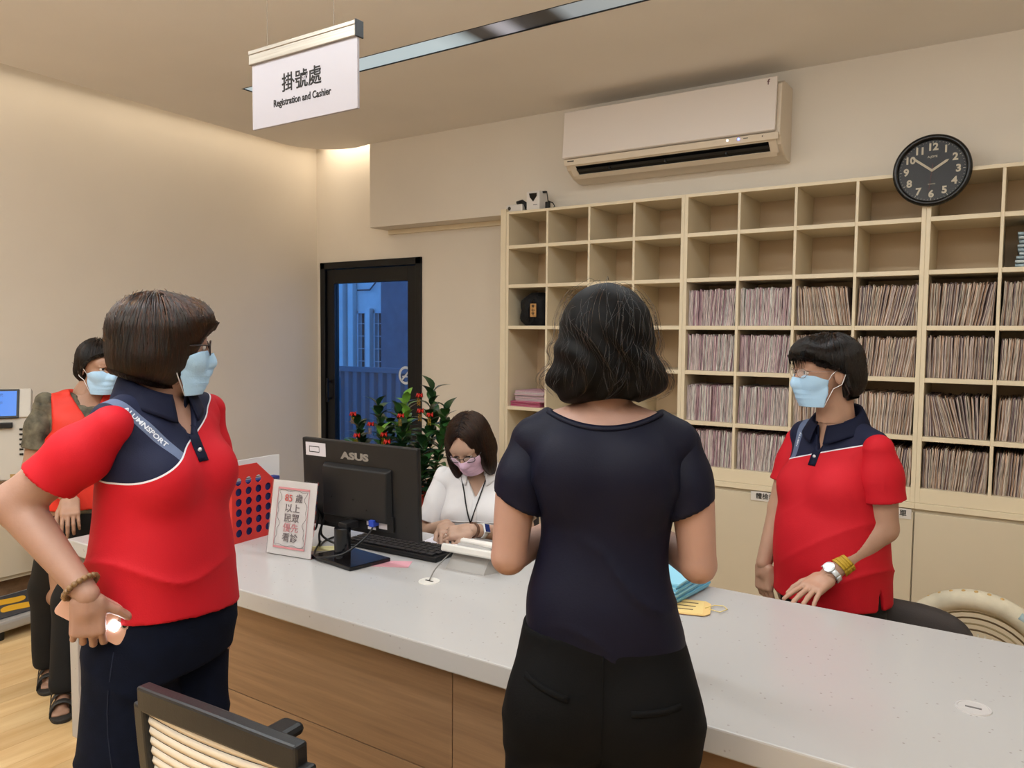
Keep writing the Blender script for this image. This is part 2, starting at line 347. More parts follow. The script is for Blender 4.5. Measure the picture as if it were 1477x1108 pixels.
meshes={k:[folder_mesh(i+50*(k=='pink'),random.Random(i).choice(v),m_paper,random.Random(i*7+1).choice(v)) for i in range(14)] for k,v in fm.items()}
ORD={3:'third',4:'fourth',5:'fifth',6:'sixth'}
ind_cells=[(9,r) for r in (3,4,5,6)]+[(8,r) for r in (3,4,5,6)]+[(7,3)]
COLN={7:'second column left of the clock post',8:'column just left of the clock post',9:'column just right of the clock post',10:'rightmost column in view'}
bulk=G(); bulk_mats=fm['pink']+fm['brown']+[m_paper]; nind=0
def cell_folders(col,row,tone,lean,drop=0.0,xmax=None):
    global nind
    x=CX[col-1]+.004; xe=CX[col-1]+CW-.004; z=SZ[row]+.0006; avail=SZ[row-1]-t-z
    if row==1: avail=.2
    r=random.Random(col*10+row); H=min(.206,avail-.018-drop)
    seq=[]
    while x<xe-FW*.9:
        wd=FW*r.uniform(.75,1.3)
        if x+wd>xe: break
        seq.append((x,wd)); x+=wd*1.0+.0003
    n=len(seq)
    individually=(col,row) in ind_cells or (col==10)
    for i,(x,wd) in enumerate(seq):
        s=i/max(1,n-1)
        a=lean(s)+r.uniform(-.012,.012)
        h=H*r.uniform(.95,1.0); me=r.choice(meshes[tone])
        # keep the leaning tops within the cell
        top=x+math.sin(a)*h
        if top>xe-wd: a=math.asin(max(-.9,(xe-wd-x)/h))
        if top<CX[col-1]+.003: a=math.asin(min(.9,(CX[col-1]+.003-x)/h))
        yo=YD+.022+r.uniform(0,.016)
        Mx=Matrix.Translation((x,yo,z+abs(math.sin(a))*wd*.5))@Matrix.Rotation(a,4,'Y')@Matrix.Diagonal((wd/FW,1,h/.20,1))
        if individually and (col!=10 or i<8):
            o=bpy.data.objects.new('record_folder',me); C.objects.link(o); o.matrix_world=Mx; nind+=1
            tag(o,'worn paper record folder upright in %s row, %s'%(ORD[row],COLN[col]),'folder','record folders in the %s row, %s'%(ORD[row],COLN[col]))
        else:
            off=0 if tone=='pink' else len(fm['pink'])
            mi=[bulk_mats.index(mm) for mm in me.materials]; pm_=[p.material_index for p in me.polygons]
            n0=len(bulk.v); bulk.v+=[tuple(Mx@vv.co) for vv in me.vertices]; bulk.f+=[tuple(n0+k for k in p.vertices) for p in me.polygons]; bulk.m+=[mi[k] for k in pm_]
up=lambda s:.0
cell_folders(5,3,'pink',lambda s:.10*s); cell_folders(5,4,'pink',lambda s:.08*s); cell_folders(5,5,'pink',lambda s:.02,.012); cell_folders(5,6,'pink',lambda s:.06*s)
cell_folders(6,3,'pink',lambda s:.05*s); cell_folders(6,4,'pink',lambda s:.12*s); cell_folders(6,5,'pink',lambda s:.03,.02); cell_folders(6,6,'pink',lambda s:.12*s)
cell_folders(7,3,'brown',lambda s:-.05-.25*max(0,min(s,1.3-s))); cell_folders(7,4,'brown',lambda s:.1*s); cell_folders(7,5,'brown',lambda s:.1*s); cell_folders(7,6,'brown',lambda s:.1*s)
cell_folders(8,3,'brown',lambda s:.05+.25*s); cell_folders(8,4,'brown',lambda s:.05+.12*s,.01); cell_folders(8,5,'brown',lambda s:.0+.1*s,.03); cell_folders(8,6,'brown',lambda s:.1*s,.02)
cell_folders(9,3,'brown',lambda s:.22*s); cell_folders(9,4,'brown',lambda s:.04*s); cell_folders(9,5,'brown',lambda s:-.28*math.sin(PI*min(1,s*1.1)),.025); cell_folders(9,6,'brown',lambda s:.16*s,.012)
for r_ in (3,4,5,6): cell_folders(10,r_,'brown',lambda s:.05,.01+.02*(r_==5))
bo=bulk.build('record_folders',bulk_mats); tag(bo,'rows of pinkish and brown record folders packed in the middle shelving cells','folders',None,'stuff')
# pink folders lying in the unit by the door
m_pk=[mat('pink_card','#c23a72',.7),mat('pale_pink_card','#c9a0b0',.8),mat('white_card','#cfc4c4',.8)]
z=1.0606
for i in range(11):
    th=.008 if i<4 else .0095; mm=m_pk[0] if i<4 else m_pk[1+(i%2)]
    xx=-2.80+(.0 if i<4 else .03)+random.uniform(0,.008)
    o=G().box(0,.225,0,.25,0,th*.35,0).box(.002,.223,.003,.25,th*.35+.0002,th*.7,1).box(0,.225,0,.25,th*.7+.0002,th-.0005,0).build('flat_folder',[mm,m_paper],loc=(xx,YD+.02+random.uniform(0,.02),z),rot=(0,0,random.uniform(-.02,.02)))
    tag(o,('bright pink folder lying in the lower part of the pile by the door' if i<4 else 'pale pink folder lying in the upper part of the pile by the door'),'folder','bright pink folders in the flat pile' if i<4 else 'pale pink folders in the flat pile'); z+=th+.0004
# black bag with wooden tag in the first column
bg_=thing('drawstring_bag','black drawstring bag with wooden tag in the first shelf column','bag',(-2.655,YD+.13,1.5845))
g=G(); m_bag=mat('black_cloth','#0c0c0f',.8,bump=(25,.8))
def bagf(u,v):
    a=2*PI*u; zz=.215*v; r=1.0 if v<.75 else 1-.6*((v-.75)/.25)**1.5; r*= .75+.25*min(1,v*6)
    fz=1+.06*math.sin(7*a+4*v)+.04*math.sin(13*a-9*v)
    return (.112*r*fz*math.cos(a), .10*r*fz*math.sin(a), zz)
g.grid(bagf,36,14); g.build('bag_body',m_bag,bg_,smooth=True)
G().tube([(.02,-.10,.17),(.05,-.115,.10),(.03,-.118,.03),(.0,-.125,.004)],.006,8).tube([(.02,-.10,.17),(-.01,-.115,.1),(.0,-.118,.03)],.005,8).build('drawstring',m_bag,bg_,smooth=True)
tg=G().box(.018,.062,-.132,-.126,.055,.14).build('wooden_tag',mat('tag_wood','#b98a52',.5,noise=(20,.15)),bg_,bevel=.002)
for q in (.122,.098,.074): text('tag_lettering','命' if q>.11 else ('心' if q>.08 else '守'),.022,m_ink,tg,Matrix.Translation((.04,-.1325,q))@FACE_S,bold=.0005)
# stacked pale blue folded cloths in the column right of the clock
m_bl=[mat('pale_blue_cloth','#a9bcc4',.85,bump=(30,.3)),mat('white_blue_cloth','#c2cdd0',.85,bump=(30,.3))]
z=1.8502
for i in range(9):
    g=G(); hh=.0175
    def cl(u,v,i=i):
        a=2*PI*v; return (-.095+.19*u if 1 else 0, (.11+.012*math.sin(5*u+i))*math.copysign(abs(math.cos(a))**.35,math.cos(a)), hh/2+hh/2*math.copysign(abs(math.sin(a))**.6,math.sin(a)))
    g.grid(cl,8,18)
    o=g.build('folded_cloth',m_bl[i%2],smooth=True,loc=(.055+random.uniform(-.012,.012),YD+.16,z)); z+=hh+.0006
    o.modifiers.new('s','SOLIDIFY').thickness=.001
    tag(o,'pale blue folded cloth stacked right of the wall clock','cloth','folded cloths stacked right of the clock')
# small appliances on the shelf top
ap=thing('air_freshener','small white dispenser with a black shield-shaped window on the shelf','dispenser',(-2.635,YD+.06,SZ[0]))
G().prism([(-.052,-.04),(.045,-.04),(.055,.04),(-.045,.04)],0,.118).build('casing',m_white,ap,bevel=.006)
G().prism([(-.028,.0),(.022,.0),(.026,.012),(-.032,.012)],0,.001)
G().add([(-.032,-.0415,.105),(.026,-.0415,.105),(.026,-.0415,.085),(.0,-.0415,.052),(-.025,-.0415,.08),(-.032,-.0405,.105),(.026,-.0405,.105),(.026,-.0405,.085),(.0,-.0405,.052),(-.025,-.0405,.08)],[(0,1,2,3,4),(9,8,7,6,5),(0,5,6,1),(1,6,7,2),(2,7,8,3),(3,8,9,4),(4,9,5,0)]).build('black_window',mat('gloss_black','#08080a',.1),ap)
G().box(.0,.03,-.0415,-.040,.03,.033).build('printed_line',m_ink,ap)
G().tube([(.045,-.0,.112),(.075,-.0,.115),(.082,-.0,.08),(.085,0,.055),(.12,0,.04),(.135,0,.018),(.12,0,.005)],.0035,8).box(.04,.07,-.008,.008,.106,.118).build('cable',m_blackp,ap,smooth=False)
G().box(.07,.095,-.012,.016,.0,.05).build('plug',m_blackp,ap,bevel=.004)
a2=thing('desk_lamp_base','small white round-fronted device with black arm at shelf end','device',(-2.80,YD+.055,SZ[0]))
G().box(-.05,.075,-.025,.045,0,.048).build('casing',m_white,a2,bevel=.008)
G().lathe([(.0,0),(.011,0),(.012,.003),(0,.003)],16,0,T(-.022,-.0255,.024,0,PI/2)).build('dial',mat('dark_dial','#4a443a',.4),a2)
G().tube([(.02,0,.062),(.06,0,.066),(.085,0,.05),(.094,0,.012)],[.011,.013,.013,.008],8).build('arm',m_blackp,a2,smooth=True)
# wall sensor beside the shelving
ws=thing('door_sensor','small black and white magnetic sensor on the wall beside the shelving','sensor',(-2.925,YB,1.62))
G().box(-.012,.012,-.015,0,.0,.12).build('black_half',m_blackp,ws,bevel=.002); G().box(-.010,.010,-.013,0,-.085,-.002).build('white_half',m_white,ws,bevel=.002)

# ================= CLOCK =================
ck=thing('wall_clock','round black wall clock with cream numerals showing ten to two','clock',(-.397,YD-.001,2.313))
R_=.166; Mf=Matrix.Rotation(PI/2,4,'X')
G().lathe([(R_-.03,.0),(R_-.008,.0),(R_,.008),(R_,.028),(R_-.008,.038),(R_-.02,.036),(R_-.024,.026),(R_-.024,.012)],72,0,Mf,closed=False).build('rim',mat('clock_rim','#060607',.25),ck,smooth=True)
G().lathe([(0.0001,.0),(R_-.023,.0),(R_-.023,.014),(0.0001,.014)],64,0,Mf,closed=False).build('dial',mat('clock_dial','#15110f',.35),ck)
m_num=mat('clock_cream','#cfc3ab',.5); 
for k in range(1,13):
    a=PI/2-2*PI*k/12; rr=.109
    text('numeral',str(k),.046,m_num,ck,Matrix.Translation((rr*math.cos(a),-.0145,rr*math.sin(a)))@FACE_S,bold=.0018)
for k in range(60):
    a=2*PI*k/60; L=.009 if k%5==0 else .004
    G().box(-.0009 if k%5==0 else -.0005,.0009 if k%5==0 else .0005,-.0152,-.014,.137-L,.137,0,Matrix.Rotation(a,4,'Y')).build('minute_mark',m_num,ck)
text('dial_lettering','A-JOYE',.013,m_num,ck,Matrix.Translation((0,-.0145,.065))@FACE_S,bold=.0003); text('dial_lettering','QUARTZ',.008,m_num,ck,Matrix.Translation((0,-.0145,-.062))@FACE_S)
def hand(L,wd,ang,y,nm,tail=.0):
    poly=[(-wd,-tail),(wd,-tail),(wd,L*.85),(0,L),(-wd,L*.85)]
    G().prism(poly,0,.0012,0,Matrix.Rotation(-ang,4,'Y')@Matrix.Rotation(PI/2,4,'X')) if 0 else None
    g=G(); M_=Matrix.Translation((0,y,0))@Matrix.Rotation(ang,4,'Y')@Matrix.Rotation(PI/2,4,'X'); g.prism(poly,0,.0012,0,M_); g.build(nm,m_num if nm!='second_hand' else mat('red_hand','#6a1f1c',.4),ck)
hand(.084,.0055,2*PI*(1+52/60)/12,-.018,'hour_hand'); hand(.108,.0050,2*PI*(51.3)/60,-.020,'minute_hand'); hand(.1,.0008,2*PI*31/60,-.022,'second_hand',.03)
G().lathe([(.0001,0),(.006,0),(.005,.01),(.0001,.01)],16,0,T(0,-.014,0,0,PI/2),closed=False).build('hub',m_num,ck)
G().lathe([(.0001,0),(R_-.024,0)],48,0,Matrix.Translation((0,-.027,0))@Mf,closed=False).build('cover_glass',mat('clock_glass',(0,0,0),.03,alpha=.10,spec=.5),ck)

# ================= AIR CONDITIONER =================
m_ac=mat('ac_white','#e4dad2',.32); m_ac2=mat('ac_cream','#dccdb8',.35); m_vent=mat('vent_black','#070708',.4)
ac=thing('air_conditioner','white split air conditioner mounted high on the wall','air conditioner',(-1.74,YS,2.47)); aw=.64
prof=[(0,.40),(-.05,.405),(-.20,.40),(-.225,.36),(-.245,.10),(-.225,.045),(-.16,.005),(-.05,.0),(0,.02)]   # (y,z)
def side(poly,x0,x1,m=0): return [(x0,y,z) for y,z in poly],[(x1,y,z) for y,z in poly]
def extr(g,poly,x0,x1,m=0):
    a,b=side(poly,x0,x1); n=len(poly); g.add(a+b,[tuple(range(n)),tuple(range(2*n-1,n-1,-1))]+[(i,n+i,n+(i+1)%n,(i+1)%n) for i in range(n)],m); return g
g=G(); extr(g,[(0,.395),(-.16,.395),(-.215,.37),(-.235,.10),(-.222,.095),(-.20,.06),(-.125,.018),(-.05,.0),(0,.0)],-aw,aw)
g.build('casing',m_ac2,ac,bevel=.006)
g=G(); extr(g,[(-.222,.405),(-.238,.400),(-.262,.125),(-.244,.118)],-aw-.002,aw-.02); g.build('front_panel',m_ac,ac,bevel=.004)
g=G(); extr(g,[(-.243,.115),(-.255,.112),(-.245,.078),(-.235,.082)],-aw+.005,aw-.005); g.build('lower_strip',m_ac2,ac,bevel=.002)
g=G(); extr(g,[(-.2245,.080),(-.2265,.076),(-.170,.031),(-.168,.036)],-aw+.07,aw-.06); g.build('air_outlet',m_vent,ac)
for x0_,x1_,p in ((-aw+.03,-aw+.072,0),(aw-.062,aw-.02,0)):
    g=G(); extr(g,[(-.2245,.088),(-.236,.084),(-.170,.022),(-.162,.03)],x0_,x1_); g.build('outlet_frame',m_ac2,ac,bevel=.003)
g=G(); extr(g,[(-.236,.0875),(-.2385,.086),(-.2265,.0725),(-.224,.074)],-aw+.04,aw-.03); extr(g,[(-.172,.036),(-.180,.030),(-.150,.010),(-.145,.016)],-aw+.04,aw-.03); g.build('outlet_frame',m_ac2,ac,bevel=.002)
g=G(); extr(g,[(-.215,.058),(-.222,.055),(-.196,.045),(-.19,.05)],-aw+.075,aw-.065); g.build('louvre',mat('louvre_dark','#17171a',.5),ac)
for x in (-.35,0,.35): G().box(x-.004,x+.004,-.212,-.19,.04,.058).build('louvre_pin',m_blackp,ac)
G().lathe([(.0001,0),(.005,0),(.005,.003),(.0001,.003)],12,0,T(.37,-.2515,.1,0,PI/2),closed=False).build('indicator_lamp',mat('white_led','#ffffff',.3,emit=('#ffffff',4)),ac)
G().lathe([(.0001,0),(.006,0),(.006,.003),(.0001,.003)],12,0,T(.43,-.2515,.1,0,PI/2),closed=False).build('indicator_lamp',mat('blue_led','#6070ff',.3,emit=('#6a7cff',5)),ac)
G().box(.455,.48,-.2525,-.2515,.099,.102).build('printed_mark',m_ink,ac); G().lathe([(.0001,0),(.003,0),(.003,.002),(.0001,.002)],10,0,T(.555,-.2515,.1,0,PI/2),closed=False).build('sensor_dot',m_ink,ac)
text('front_logo','f',.04,mat('logo_maroon','#6b4a4a',.4),ac,T(.575,-.240,.375,0,PI/2-.06),bold=.001)
G().box(-aw+.03,-aw+.075,-.2535,-.2525,.098,.104).build('printed_mark',m_ink,ac)

# ================= HANGING SIGN =================
sg=thing('hanging_sign','white hanging registration and cashier sign on wires from the ceiling','sign',(-1.645,1.46,2.094))
m_sw=mat('sign_white','#aba6ac',.35)
G().box(-.202,.207,-.004,.004,0,.207).build('board',m_sw,sg,bevel=.001)
G().box(-.208,.207,-.011,.011,.178,.214).box(-.208,.207,-.013,.013,.205,.217).build('top_rail',mat('brushed_rail','#a49c90',.35,metal=.7,noise=(30,.15,(.2,8,8))),sg,bevel=.002)
G().box(.2072,.212,-.014,.014,.176,.218).build('end_cap',m_blackp,sg,bevel=.001)
for x in (-.14,.12): G().tube([(x,0,.217),(x,0,CZ-2.094)],.0008,5).build('wire',mat('steel_wire','#8e8272',.4,metal=.5),sg)
text('lettering','掛號處',.052,m_ink,sg,Matrix.Translation((.0,-.0045,.105))@FACE_S,bold=.00045)
TR=None
text('lettering','Registration and Cashier',.0245,m_ink,sg,Matrix.Translation((.0,-.0045,.058))@FACE_S@Matrix.Diagonal((.92,1.1,1,1)),bold=.0004)

# ================= CEILING LIGHT CHANNEL =================
x0,x1,y0,y1=SL
cc=thing('ceiling_light_channel','long recessed light channel crossing the ceiling above the counter','ceiling light',((x0+x1)/2,(y0+y1)/2,CZ)); hx=(x1-x0)/2; hy=(y1-y0)/2
G().box(-hx,hx,-hy,-hy+.006,-.001,.10).box(-hx,hx,hy-.006,hy,-.001,.10).box(-hx,-hx+.006,-hy,hy,-.001,.10).box(hx-.006,hx,-hy,hy,-.001,.10).box(-hx,hx,-hy,hy,.10,.105).build('trough',m_blackp,cc)
def lens_mat():
    m=bpy.data.materials.new('light_lens'); m.use_nodes=True; nt=m.node_tree; b=nt.nodes['Principled BSDF']; b.inputs['Base Color'].default_value=(.02,.02,.022,1); b.inputs['Roughness'].default_value=.3
    tc=nt.nodes.new('ShaderNodeTexCoord'); sp=nt.nodes.new('ShaderNodeSeparateXYZ'); nt.links.new(tc.outputs['Object'],sp.inputs[0])
    mr=nt.nodes.new('ShaderNodeMapRange'); mr.inputs['From Min'].default_value=-hx; mr.inputs['From Max'].default_value=hx; nt.links.new(sp.outputs['X'],mr.inputs['Value'])
    cr=nt.nodes.new('ShaderNodeValToRGB'); e=cr.color_ramp.elements; L=x1-x0
    def at(X): return (X-x0)/L
    pts=[(-3.9,(.50,.60,.62)),(-2.5,(.56,.66,.68)),(-2.36,(.42,.5,.52)),(-2.27,(.012,.012,.014)),(-2.20,(.02,.02,.022)),(-2.13,(.42,.40,.43)),(-2.09,(.42,.40,.43)),(-2.02,(.03,.03,.035)),(-1.90,(.004,.004,.004)),(-1.84,(.01,.01,.01)),(-1.76,(.34,.37,.38)),(-1.5,(.40,.43,.42)),(.8,(.42,.45,.44))]
    e[0].position=at(pts[0][0]); e[0].color=(*pts[0][1],1); e[1].position=at(pts[-1][0]); e[1].color=(*pts[-1][1],1)
    for X,c in pts[1:-1]: q=e.new(at(X)); q.color=(*c,1)
    nt.links.new(mr.outputs[0],cr.inputs[0]); nt.links.new(cr.outputs[0],b.inputs['Emission Color']); b.inputs['Emission Strength'].default_value=1.0; return m
G().box(-hx+.006,hx-.006,-hy+.006,hy-.006,.004,.008).build('lens',lens_mat(),cc)
# ================= COUNTER =================
TZ=.7545; CY0,CY1=1.4534,2.2951; CX0,CX1=-2.93,2.2
ct=thing('reception_counter','long reception counter with speckled white worktop and walnut front','counter',(0,CY0,0))
g=G(); g.box(CX0,CX1,0,CY1-CY0,TZ-.055,TZ); g.build('worktop',m_top,ct,bevel=.004)
G().box(CX0,CX0+.055,.0,CY1-CY0,0,TZ-.0555).build('end_panel',m_top,ct,bevel=.003)
G().box(CX0+.056,CX1,.07,.085,.05,TZ-.056).build('backing_board',mat('dark_gap','#4a3524',.7),ct)
xs=[CX0+.057]; 
sx=-1.16
while sx-1.2>CX0: sx-=1.2
xs=[CX0+.057,-2.36,-1.16,.04,1.24,CX1]
for a,b in zip(xs[:-1],xs[1:]):
    for z0,z1 in ((.052,.3985),(.4015,TZ-.0565)): G().box(a+.0012,b-.0012,.045,.069,z0,z1).build('cladding_board',m_clad,ct,bevel=.0008)
G().box(CX0+.06,CX1,.075,.1,0,.05).build('kickplate',m_black,ct)
G().box(CX0+.055,CX1,.5,.53,.3,TZ-.056).build('modesty_panel',m_cab,ct)
m_grom=mat('grommet_plastic','#b9b4b2',.4)
for (x,y,nm) in ((-.057,1.836,'round grey cable cover with slot at right end of worktop'),(-1.513,1.835,'round pale cable cover on worktop beside the telephone')):
    gr=thing('cable_grommet',nm,'cable cover',(x,y,TZ))
    G().lathe([(.0001,0),(.034,0),(.033,.0025),(.029,.003),(.028,.002),(.0001,.002)],40,0,None,closed=False).build('cover',m_grom if x>-1 else mat('grommet_white','#cfcbc4',.4),gr,smooth=False)
    G().box(-.015,.015,-.003,.003,.0015,.0028).build('slot',m_ink if x<-1 else mat('slot_grey','#6b6766',.6),gr)
# ---- monitor ----
mo=thing('computer_monitor','black computer monitor seen from behind on the counter','monitor',(-1.88,1.87,TZ))
Mm=Matrix.Translation((-.005,.045,.085))@Matrix.Rotation(.03,4,'Z')@Matrix.Rotation(-.04*-1,4,'X')
W2=.262; HH=.312
G().box(-W2,W2,-.006,.014,0,HH,0,Mm).build('screen_frame',m_blackp,mo,bevel=.004)
G().box(-W2+.008,W2-.008,.0142,.0152,.012,HH-.008,0,Mm).build('display',mat('display_glow','#0c1220',.1,emit=('#9fb4cc',.6)),mo)
def hump(z0,z1,w0,w1,d): 
    return [(-w0,-.006,z0),(w0,-.006,z0),(w1,-.006,z1),(-w1,-.006,z1),(-w0+.012,-d,z0+.01),(w0-.012,-d,z0+.01),(w1-.01,-d*.8,z1-.012),(-w1+.01,-d*.8,z1-.012)]
FS=[(0,3,2,1),(4,5,6,7),(0,1,5,4),(1,2,6,5),(2,3,7,6),(3,0,4,7)]
G().add(hump(.045,.235,.155,.155,.034),FS,0,Mm).build('rear_housing',m_blackp,mo,bevel=.004)
G().box(-.155,.16,-.016,-.006,.02,.075,0,Mm).build('port_recess',mat('port_black','#0b0b0d',.6),mo,bevel=.002)
G().tube([(.0,-.045,.0),(.0,-.045,.12)],.0275,24).build('stand_column',mat('stand_gloss','#0d0e12',.18),mo,smooth=False,bevel=.003)
G().box(-.02,.02,-.045,.01,.11,.135).build('stand_hinge',m_blackp,mo,bevel=.003)
G().prism([(-.125,-.075),(.095,-.105),(.125,.055),(-.085,.075)],0,.014).build('stand_base',mat('stand_gloss',(0,0,0)),mo,bevel=.003)
m_lg=mat('logo_grey','#8d8985',.35,metal=.4)
text('maker_logo','ASUS',.036,m_lg,mo,Mm@Matrix.Translation((-.01,-.0065,.262))@FACE_S@Matrix.Diagonal((1.5,.9,1,1)),bold=.0018)
stk=G().box(-W2+.018,-W2+.115,-.0068,-.006,HH-.062,HH-.015,0,Mm).build('sticker',mat('sticker_white','#c9c3c8',.5),mo)
G().box(-W2+.035,-W2+.085,-.0072,-.0067,HH-.05,HH-.047,0,Mm).box(-W2+.035,-W2+.085,-.0072,-.0067,HH-.031,HH-.028,0,Mm).box(-W2+.035,-W2+.037,-.0072,-.0067,HH-.05,HH-.028,0,Mm).box(-W2+.083,-W2+.085,-.0072,-.0067,HH-.05,HH-.028,0,Mm).build('sticker_print',m_ink,mo)
for a,b,c,d in ((.045,.075,.035,.055),(.10,.135,.03,.06),(.05,.085,.022,.03)): G().box(a,b,-.0170,-.016,c,d,0,Mm).build('rating_label',mat('sticker_white',(0,0,0)),mo)
G().box(.078,.1,-.045,-.014,.04,.062,0,Mm).build('video_plug',mat('plug_blue','#2340a8',.4),mo,bevel=.002)
for x,z in ((-.06,.2),(.0,.12),(-.1,.12),(.06,.09),(.21,.045)): G().lathe([(.0001,0),(.003,0),(.003,.0015),(.0001,.0015)],10,0,Mm@T(x,-.0335 if x<.2 else -.0055,z,0,PI/2),closed=False).build('screw_hole',m_ink,mo)
def wire(name,pts,r,m,par=None,n=8):
    # smooth path (Catmull-Rom)
    P=[Vector(p) for p in pts]; out=[]
    for i in range(len(P)-1):
        a=P[max(0,i-1)];b=P[i];c=P[i+1];d=P[min(len(P)-1,i+2)]
        for k in range(6):
            t_=k/6; out.append(.5*((2*b)+(c-a)*t_+(2*a-5*b+4*c-d)*t_*t_+(-a+3*b-3*c+d)*t_**3))
    out.append(P[-1]); return G().tube(out,r,n).build(name,m,par,smooth=True)
c1=wire('monitor_cable',[(-1.79,1.88,.885),(-1.80,1.86,.85),(-1.84,1.80,.80),(-1.89,1.77,.785),(-1.96,1.78,.772),(-2.05,1.86,.762),(-2.12,1.95,.762)],.0035,m_blackp); tag(c1,'thin black video cable looping round the monitor stand','cable')
c2=wire('power_cable',[(-2.04,1.90,.88),(-2.06,1.89,.82),(-2.05,1.88,.785),(-2.07,1.90,.765),(-2.12,1.98,.761),(-2.13,2.10,.762)],.004,m_blackp); tag(c2,'black power cable hanging behind left side of the monitor','cable')
c3=wire('coiled_cable',[(-2.10,1.895,.92),(-2.07,1.89,.89),(-2.075,1.89,.84),(-2.10,1.90,.82),(-2.11,1.90,.86),(-2.095,1.895,.90),(-2.06,1.90,.86),(-2.07,1.91,.80),(-2.02,1.95,.765),(-1.96,2.0,.764)],.0042,m_blackp); tag(c3,'black coiled cable hanging between sign and monitor','cable')
# ---- keyboard ----
kb=thing('keyboard','black computer keyboard lying behind the monitor','keyboard',(-1.83,2.06,TZ),.03)
G().prism([(-.21,-.07),(.21,-.07),(.21,.07),(-.21,.07)],0,.018).build('keyboard_body',m_blackp,kb,bevel=.004)
kc=G()
m_key=mat('key_plastic','#18181c',.5); 
kk=None
for r_ in range(5):
    n=15 if r_<4 else 9
    for k in range(n):
        if r_<4: x0_=-.2+k*.0267; wd=.023
        else:
            ws_=[.03,.024,.03,.03,.14,.03,.024,.03,.03]; x0_=-.2+sum(ws_[:k])+.0026*k; wd=ws_[k]
        if kk is None or r_==4:
            o=G().box(0,wd,0,.0215,0,.006).build('key',m_key,kb,bevel=.0015); kk=kk or o
        else: o=kk.copy(); C.objects.link(o); o.parent=kb
        o.location=(x0_,.04-r_*.0255 if 0 else -.062+ (4-r_)*.0255-.0,.0182)
# papers & bits below monitor
def sheet(nm,label,cat,x,y,z,w_,h_,rz,m,th=.0008,group=None):
    o=G().box(-w_/2,w_/2,-h_/2,h_/2,0,th).build(nm,m,loc=(x,y,z),rot=(0,0,rz)); return tag(o,label,cat,group)
sheet('notepaper','small pink and white note slip beside the monitor base','paper',-1.735,1.905,TZ+.0002,.13,.07,.5,mat('slip_pink','#c9909a',.8))
sheet('yellow_slip','pale yellow paper slip beside the left of the monitor base','paper',-2.06,1.905,TZ+.0002,.12,.06,.7,mat('slip_yellow','#d8cf9a',.8))
sheet('form_sheet','white paper form under the seated worker\'s hand','paper',-1.73,2.215,TZ+.0002,.21,.15,.15,mat('sheet_white','#dfdbe4',.8))
# ---- standing sign in acrylic holder ----
ps=thing('tabletop_sign','white priority seating notice in clear acrylic holder on the counter','sign',(-2.083,1.765,TZ),.15)
Mp=Matrix.Rotation(-.16,4,'X'); m_acr=mat('clear_acrylic','#dcdde0',.1,spec=.6)
G().box(-.097,.097,0,.002,.001,.262,0,Mp).box(-.097,.097,.0052,.0068,.001,.262,0,Mp).build('holder_front',mat('acrylic','#ffffff',.02,trans=1.0,ior=1.2),ps)
G().box(-.095,.095,.0024,.0048,.003,.258,0,Mp).build('card',mat('card_white','#d9d3d3',.6),ps)
G().add([(-.097,.005,.001),(.097,.005,.001),(.095,.042,.001),(-.095,.042,.001),(-.097,.005,.003),(.097,.005,.003),(.095,.042,.003),(-.095,.042,.003)],FS).build('holder_foot',mat('acrylic',(0,0,0)),ps)
m_prk=mat('print_pink','#c07f83',.7); m_prg=mat('print_grey','#6f6467',.7)
FP=Mp@Matrix.Translation((0,-.0004,0))@FACE_S
for s_,z_,mm,sc in (('85',.198,m_prk,.036),('以上',.163,m_prg,.032),('民眾',.129,m_prg,.032),('優先',.096,m_prk,.032),('看診',.062,m_prg,.032)):
    if s_=='85':
        text('lettering','85',.034,mat('print_red','#c0564f',.7),ps,FP@Matrix.Translation((-.02,z_,0)),bold=.0001); text('lettering','歲',.032,m_prg,ps,FP@Matrix.Translation((.025,z_,0)),bold=0)
    else: text('lettering',s_,sc,mm,ps,FP@Matrix.Translation((.0,z_,0)),bold=0,sx=1.05)
g=G(); zf=-.0012
g.box(-.068,.068,zf,0,.228,.2345,0,Mp).box(-.068,.068,zf,0,.026,.0325,0,Mp).box(-.0685,-.0672,zf,0,.026,.234,0,Mp).box(.0672,.0685,zf,0,.026,.234,0,Mp); g.build('printed_border',m_prk,ps)
def wav(s): return [(s*(.058+.005*math.sin(k*PI/7)+.004*math.sin(k*PI/3.2)),zf,.036+.188*k/28) for k in range(29)]
g=G(); g.tube(wav(-1),.0007,4,0,Mp); g.tube(wav(1),.0007,4,0,Mp); g.tube([(-.058+.116*k/16,zf,.224+.003*math.sin(k*PI/4)) for k in range(17)],.0007,4,0,Mp); g.tube([(-.058+.116*k/16,zf,.036+.003*math.sin(k*PI/4)) for k in range(17)],.0007,4,0,Mp); g.build('wavy_border',m_prg,ps)
